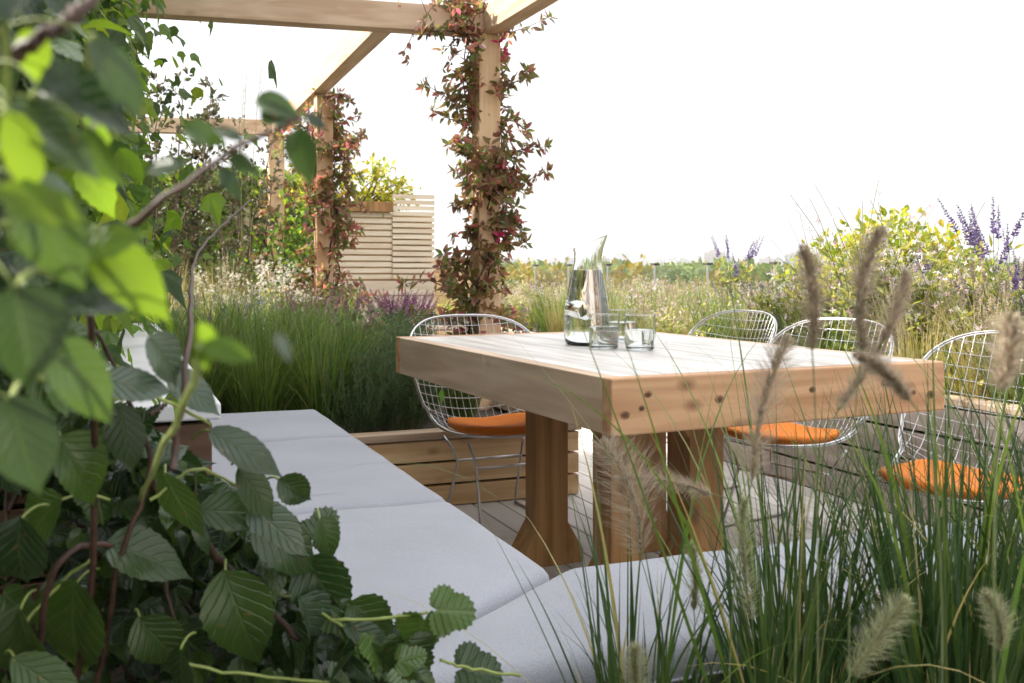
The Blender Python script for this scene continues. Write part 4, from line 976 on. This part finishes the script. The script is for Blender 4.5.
PL = [ # tip(px,py) base(px,py) depth mat width label
    ((602, 442), (640, 556), 1.22, 'plume', .052, 'pinkish drooping plume in front of the table leg gap'),
    ((618, 478), (712, 494), 1.25, 'plume', .020, 'thin plume lying almost level across the right table leg'),
    ((788, 340), (752, 480), .92, 'plume', .028, 'big upright pale plume crossing the middle of the table edge'),
    ((803, 252), (812, 350), .80, 'plume_dark', .018, 'blurred dark plume standing above the middle wire chair'),
    ((882, 232), (862, 352), .80, 'plume_dark', .020, 'tall dark plume tip reaching the horizon right of the middle chair'),
    ((905, 276), (838, 410), .82, 'plume', .020, 'leaning plume with a bright bristly edge over the middle chair'),
    ((1010, 322), (1000, 392), .60, 'plume', .018, 'very blurred plume over the nearest chair back at the right edge'),
    ((860, 358), (910, 400), .75, 'plume_dark', .013, 'small blurred plume beside the right table corner'),
    ((745, 500), (752, 620), 1.15, 'plume_green', .020, 'pale green young plume low in the middle grass'),
    ((690, 545), (694, 610), 1.2, 'plume_green', .014, 'pale green young plume low at the left grass'),
    ((905, 600), (850, 676), 1.0, 'plume_green', .026, 'fluffy pale green plume near the bottom edge'),
    ((636, 648), (640, 700), 1.1, 'plume_green', .022, 'pale plume cut by the bottom edge left of the grass'),
    ((985, 595), (1000, 650), 1.0, 'plume_green', .020, 'pale green plume at the lower right edge'),
]
for (tp_, bs_, d, mt, wd, lb_) in PL:
    tp3, bs3 = at(*tp_, d), at(*bs_, d*1.02); rt = bs3+(bs3-tp3)*.8; gx = at(bs_[0]+(bs_[0]-tp_[0])*.25, 500, max(d*1.05, .72)); rt = np.array([gx[0], gx[1], GZ])
    plume(tp3, bs3, rt, mt, wd, lb_, 850)

# ================================================================== FOREGROUND CREEPER BUSH
HL = leaf_grid(18, .30, .14, .30, .035, 3, .36, 1.6)
HB = leaf_grid(14, .29, .18, .36, .03, 2, .38, 1.5)
HLs = [HL, leaf_grid(18, .33, .34, .50, .045, 3, .34, 1.7), leaf_grid(18, .25, .05, .12, .03, 3, .42, 1.4)]
HBs = [HB, leaf_grid(12, .34, .26, .45, .07, 2, .34, 1.6), leaf_grid(12, .25, .08, .12, .06, 2, .42, 1.4)]
LB = lobed_leaf(3, .34, .22, 1)
def camleaf(px, py, d, size_px, ang, tilt=(0, 0), tmpl=None):
    """ang: direction of the tip in the picture, degrees, 0 = right, 90 = up"""
    O = at(px, py, d); a = R(ang); T = CR*math.cos(a)+CU*math.sin(a)+CF*tilt[0]; Nn = -CF*.75+CR*(tilt[1]+RNG.normal(0, .25))+CU*RNG.uniform(.2, .8)
    return O, norm(T), Nn, size_px/1000*d
def build_leaves(mb, items, tm):
    if tm is HL or tm is HB:
        ts = HLs if tm is HL else HBs; k = RNG.integers(0, 3, len(items))
        for j in range(3):
            sub = [it for it, q in zip(items, k) if q == j]
            if sub: build_leaves(mb, sub, list(ts[j]))
        return
    O = np.array([i[0] for i in items]); T = np.array([i[1] for i in items]); Nn = np.array([i[2] for i in items]); S = np.array([i[3] for i in items])
    mb.inst(tm[0], tm[1], O, frames(T, Nn), S, tm[2])
root = at(60, 760, 1.15); root[2] = .30
cb = empty('creeper_bush', 'dense creeper with large dark toothed leaves filling the left foreground', 'shrub', (float(root[0]), float(root[1]), .30))
def toroot(items): return [(i[0]-root, i[1], i[2], i[3]) for i in items]
dark = [  # px,py (leaf base), depth, length px, tip angle, tilt
    (75, 585, 1.00, 130, -100, (.2, .2)), (225, 575, 1.05, 118, -72, (.1, -.2)), (212, 432, 1.0, 88, -30, (.1, .4)), (255, 525, 1.05, 95, -38, (.3, .3)), (305, 560, 1.1, 90, -58, (.1, .2)),
    (110, 545, 1.0, 90, -20, (.2, .1)), (350, 605, 1.12, 75, -45, (.2, .3)), (345, 625, 1.1, 62, -28, (.2, .3)), (20, 610, .95, 120, -80, (.1, -.2)), (290, 640, 1.1, 70, -110, (.2, 0)),
    (60, 500, .95, 90, -140, (.2, 0)), (165, 475, 1.0, 85, -70, (.3, 0)), (120, 405, .9, 80, -85, (.2, .3)), (60, 440, .9, 90, -60, (.3, .4)), (20, 520, .9, 100, -100, (.2, 0)), (200, 510, 1.05, 80, -5, (.2, .5)),
    (140, 620, 1.0, 85, -60, (.4, 0)), (15, 660, .9, 90, -40, (.2, 0)), (240, 470, 1.02, 70, -60, (.3, .4)), (180, 650, 1.0, 70, -95, (.3, 0)), (320, 520, 1.12, 55, -70, (.2, .2)), (280, 480, 1.1, 50, -40, (.4, .2)),
    # blurred ones above
    (95, 40, 0.33, 95, -60, (.3, .5)), (10, 110, 0.33, 110, -30, (.3, .3)), (30, 200, 0.34, 110, -60, (.2, 0)), (15, 290, 0.33, 120, -80, (.2, .2)),
    (100, 230, 0.40, 70, -40, (.3, .3)), (5, 20, 0.33, 90, 60, (.2, .1)), (50, 350, 0.41, 110, -50, (.4, .2)), (10, 400, 0.40, 120, -80, (.2, .2)), (60, 300, 0.40, 90, 10, (.3, .2)), (90, 130, 0.36, 70, -80, (.3, .3)), (40, 90, 0.33, 100, -10, (.3, 0)),
]
twig = [(215, 128, 0.45, 34, -20), (148, 170, 0.45, 42, 15), (185, 128, 0.45, 44, -15), (258, 100, 0.45, 48, -15), (262, 118, 0.45, 40, 8), (300, 130, 0.45, 58, -85), (232, 155, 0.45, 34, -40), (222, 168, 0.45, 38, -60), (305, 115, 0.45, 28, -30)]
bright = [(95, 250, 0.37, 105, -40, (.2, .5)), (60, 255, 0.36, 90, 20, (.3, 0)), (200, 325, 0.35, 60, -85, (.5, .3)), (205, 345, 0.35, 55, -15, (.2, .6)), (10, 115, 0.32, 90, -75, (.2, .4)), (85, 95, 0.40, 60, -60, (.3, .5)), (30, 30, 0.36, 60, -90, (.3, .2)), (0, 190, 0.32, 90, -20, (.2, .4)), (10, 240, 0.35, 80, -10, (.3, .4)), (120, 150, .8, 40, -60, (.3, .4)), (80, 170, .7, 60, -50, (.3, .4))]
pale = [(275, 335, 0.32, 40, -60, (.6, .8)), (150, 338, .8, 72, -62, (.6, .9)), (168, 372, .95, 72, -42, (.3, .5)), (100, 380, .8, 75, -10, (.3, .6)), (250, 505, 1.05, 85, -45, (.2, .4)), (300, 600, 1.08, 75, -65, (.3, .6)), (30, 180, 0.43, 60, -30, (.3, .6))]
items = [camleaf(*q) for q in dark]
mb = MB(); build_leaves(mb, toroot(items), HL)
items = [camleaf(*q) for q in twig]; build_leaves(mb, toroot(items), HB)
# fill: many leaves through the body of the bush
def edge(py):
    return np.interp(py, [-40, 0, 60, 120, 200, 300, 340, 400, 450, 500, 560, 610, 640, 700], [70, 60, 40, 30, 30, 50, 60, 105, 170, 250, 305, 370, 400, 430])
fill = []; fl2 = []
for k in range(3800):
    py = RNG.uniform(-60, 760) if k % 5 == 0 else RNG.uniform(340, 760); e_ = edge(py); px = e_-abs(RNG.normal(0, 1))*e_*.45-RNG.uniform(0, 12)
    if px < -70: px = RNG.uniform(-60, e_)
    d = RNG.uniform(1.08, 1.9) if py > 380 else RNG.uniform(.75, 1.6)
    sz = RNG.uniform(.024, .056)
    O = at(px, py, d); T = CR*RNG.normal(.35, .6)+CU*RNG.normal(-.65, .5)+CF*RNG.normal(0, .5); Nn = -CF*RNG.uniform(.0, .9)+CR*RNG.normal(.1, .6)+CU*RNG.uniform(.2, 1.3)
    (fill if k % 3 else fl2).append((O-root, norm(T), Nn, sz))
build_leaves(mb, fill, HB); mb.build('leaves', M['creeper'], cb, smooth=True)
mb = MB(); build_leaves(mb, fl2, LB)
ll = [(425, 612, 1.1, 62, -100), (430, 610, 1.1, 55, -8), (405, 640, 1.1, 60, -70), (455, 668, 1.12, 60, -12), (380, 640, 1.1, 50, -80), (310, 545, 1.15, 45, 60)]
build_leaves(mb, toroot([camleaf(a, b, c, d_, e_, (.3, .2)) for a, b, c, d_, e_ in ll]), LB); mb.build('lobed_leaves', M['creeper'], cb, smooth=False)
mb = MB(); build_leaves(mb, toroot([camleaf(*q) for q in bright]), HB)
fb_ = []
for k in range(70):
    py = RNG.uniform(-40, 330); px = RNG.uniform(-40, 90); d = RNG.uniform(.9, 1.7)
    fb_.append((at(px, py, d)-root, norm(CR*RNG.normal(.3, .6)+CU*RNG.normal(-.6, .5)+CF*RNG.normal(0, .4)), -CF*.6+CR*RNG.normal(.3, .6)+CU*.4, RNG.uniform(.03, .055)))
build_leaves(mb, fb_, HB); mb.build('backlit_leaves', M['creeper_bright'], cb, smooth=True)
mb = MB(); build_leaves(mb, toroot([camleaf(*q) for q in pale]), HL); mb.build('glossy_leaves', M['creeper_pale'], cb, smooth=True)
def path(pts, n=30):
    P = np.array([at(*q) for q in pts])-root; P = np.vstack([2*P[0]-P[1], P, 2*P[-1]-P[-2]]); K = len(P)-3
    t_ = np.linspace(0, K, n); i = np.clip(t_.astype(int), 0, K-1); f = (t_-i)[:, None]
    a, b, c, d = P[i], P[i+1], P[i+2], P[i+3]
    Q = .5*(2*b+(c-a)*f+(2*a-5*b+4*c-d)*f**2+(3*b-a-3*c+d)*f**3)
    Q[1:-1] += RNG.normal(0, .0008, (n-2, 3)); return Q
sb = MB()
for pts, r0, r1 in (([(60, 760, 1.1), (90, 600, 1.0), (95, 430, .9), (90, 300, .62), (110, 240, .50), (150, 215, .45), (215, 160, .45), (300, 117, .45)], .0036, .0011),
                    ([(95, 700, 1.05), (120, 560, 1.0), (150, 470, 1.0), (130, 400, .95), (95, 330, .85)], .0032, .0016), ([(30, 720, 1.0), (60, 560, .95), (150, 560, 1.05), (180, 640, 1.05)], .0038, .002),
                    ([(0, 60, .35), (40, 40, .35), (80, 10, .36), (110, -20, .38)], .003, .002), ([(-20, 350, .7), (60, 300, .7), (160, 290, .8)], .005, .003), ([(150, 480, 1.05), (220, 560, 1.1), (300, 640, 1.1)], .005, .003),
                    ([(150, 415, .95), (165, 405, .97), (178, 392, 1.0)], .002, .001), ([(172, 470, .8), (190, 330, .9), (200, 250, 1.6), (250, 200, 2.2)], .003, .002)):
    P = path(pts); sb.tube(P, np.linspace(r0, r1, len(P)), 7)
sb.build('red_stems', M['stem_red'], cb, smooth=True)
sb = MB()
for pts in ([(10, 640, .98), (60, 585, 1.0), (90, 560, 1.0)], [(90, 410, .9), (150, 395, .92), (210, 425, 1.0)], [(130, 650, 1.02), (230, 672, 1.05), (330, 683, 1.1)], [(240, 590, 1.08), (300, 600, 1.1), (345, 628, 1.1)],
            [(330, 620, 1.1), (380, 618, 1.1), (428, 612, 1.1)], [(30, 330, .85), (70, 370, .9), (110, 400, .92)], [(150, 500, 1.0), (200, 470, 1.02), (260, 500, 1.06)], [(440, 660, 1.1), (470, 668, 1.12), (520, 676, 1.14)], [(200, 345, .35), (185, 400, .5), (140, 500, .8)]):
    P = path(pts, 14); sb.tube(P, .0018, 6)
for O, T, Nn, S in toroot([camleaf(*q) for q in dark]):
    sb.tube(curve(O-T*.0-CU*0, O-T*.04-CU*.035+CF*.05, (0, 0, .005), 6), .0014, 5)
near_stem = path([(-70, 420, .37), (-45, 300, .35), (-30, 150, .34), (-25, 0, .34)], 30); sb.tube(near_stem, .0016, 6)
for O, T, Nn, S in toroot([camleaf(*q) for q in dark+bright if q[2] < .42 and q[0] < 125]):
    k = np.argmin(np.linalg.norm(near_stem-O, axis=1)); sb.tube(curve(near_stem[k], O, (0, 0, .008), 8), .0005, 5)
sb.build('leaf_stalks', M['stem_green'], cb, smooth=True)
# dark inner twigs so that the bush has a body
sb = MB()
for k in range(90):
    py = RNG.uniform(300, 740); px = RNG.uniform(-40, edge(py)*.62); a = at(px, py, RNG.uniform(1.1, 1.6))-root; b = a+RNG.normal(0, .045, 3)+CU*.04
    sb.tube(curve(a, b, rvec(1)[0]*.02, 8, .004), RNG.uniform(.001, .004), 5)
sb.build('twigs', M['stem_red'], cb, smooth=True)
e = empty('creeper_planter', 'dark timber planter at the left foreground, hidden by creeper', 'planter')
mb = MB(); mb.box((-1.3, .55, 0), (.205, .58, .34)); mb.build('board', M['bench'], e); mb = MB(); mb.box((-1.3, .584, 0), (.205, 2.08, .33)); mb.build('soil', M['soil'], e)

# ================================================================== LIGHT, SKY, HAZE, CAMERA
SUN_AZ = (-.86, .50)   # horizontal direction towards the sun
SUN_EL = R(41)
w = bpy.data.worlds.new('World'); sc.world = w; w.use_nodes = True; nt = w.node_tree
sky = nt.nodes.new('ShaderNodeTexSky'); sky.sky_type = 'NISHITA'; sky.sun_disc = False; sky.sun_elevation = SUN_EL
sky.sun_rotation = math.atan2(SUN_AZ[0], SUN_AZ[1]); sky.dust_density = 4.; sky.air_density = 1.0; sky.ozone_density = 1.2
tc = nt.nodes.new('ShaderNodeTexCoord'); cn = nt.nodes.new('ShaderNodeTexNoise'); cn.inputs['Scale'].default_value = 2.2; cn.inputs['Detail'].default_value = 5; nt.links.new(tc.outputs['Generated'], cn.inputs['Vector'])
cr_ = ramp(nt, [(.78,)*3, (.94,)*3], [.3, .7]); nt.links.new(cn.outputs['Fac'], cr_.inputs['Fac'])
cm = nt.nodes.new('ShaderNodeMixRGB'); 
sz = nt.nodes.new('ShaderNodeSeparateXYZ'); nt.links.new(tc.outputs['Generated'], sz.inputs[0])
mr_ = nt.nodes.new('ShaderNodeMapRange'); mr_.inputs['From Min'].default_value = 0; mr_.inputs['From Max'].default_value = 1; mr_.inputs['To Min'].default_value = 2.35; mr_.inputs['To Max'].default_value = 7.6; nt.links.new(sz.outputs['Z'], mr_.inputs['Value'])
cc_ = nt.nodes.new('ShaderNodeCombineXYZ')
for i_ in range(3): nt.links.new(mr_.outputs[0], cc_.inputs[i_])
nt.links.new(cc_.outputs[0], cm.inputs['Color2']); nt.links.new(cr_.outputs['Color'], cm.inputs['Fac']); nt.links.new(sky.outputs[0], cm.inputs['Color1'])   # veil of thin high cloud
nt.links.new(cm.outputs[0], nt.nodes['Background'].inputs['Color']); nt.nodes['Background'].inputs['Strength'].default_value = .15
sd = Vector((SUN_AZ[0]*math.cos(SUN_EL), SUN_AZ[1]*math.cos(SUN_EL), math.sin(SUN_EL)))
li = bpy.data.lights.new('sun', 'SUN'); li.energy = 4.4; li.angle = R(1.5); li.color = (1, .94, .84)
so = bpy.data.objects.new('sun', li); COL.objects.link(so); so.rotation_euler = sd.to_track_quat('Z', 'Y').to_euler(); so.location = (0, 0, 30)
hz = MB(); hz.box((-2600, -600, -10.6), (2600, 3200, 60)); ho = hz.build('haze', M['glass']); tag(ho, 'pale haze in the air over the city', 'haze', kind='stuff')
m = bpy.data.materials.new('haze_air'); m.use_nodes = True; nt = m.node_tree; nt.nodes.clear(); out = nt.nodes.new('ShaderNodeOutputMaterial'); pv = nt.nodes.new('ShaderNodeVolumePrincipled')
pv.inputs['Color'].default_value = (.95, .96, 1, 1); pv.inputs['Density'].default_value = .0005; pv.inputs['Anisotropy'].default_value = .3; nt.links.new(pv.outputs[0], out.inputs['Volume'])
ho.data.materials.clear(); ho.data.materials.append(m)

cam = bpy.data.cameras.new('camera'); co = bpy.data.objects.new('camera', cam); COL.objects.link(co); sc.camera = co
cam.sensor_width = 36; cam.lens = 36*F/1024; cam.shift_y = -(341.5-YH)/1024; co.location = (0, 0, H); co.rotation_euler = (R(90), 0, -TH)
cam.clip_start = .02; cam.clip_end = 9000; cam.dof.use_dof = True; cam.dof.focus_distance = 2.6; cam.dof.aperture_fstop = 9
sc.view_settings.view_transform = 'Standard'; sc.view_settings.look = 'None'; sc.view_settings.exposure = 1.38; sc.view_settings.gamma = 1
sc.render.film_transparent = False
cy = sc.cycles; cy.use_denoising = True; cy.max_bounces = 18; cy.transparent_max_bounces = 12; cy.transmission_bounces = 18; cy.diffuse_bounces = 3; cy.glossy_bounces = 3; cy.volume_bounces = 0; cy.sample_clamp_indirect = 6
cy.caustics_reflective = False; cy.caustics_refractive = True
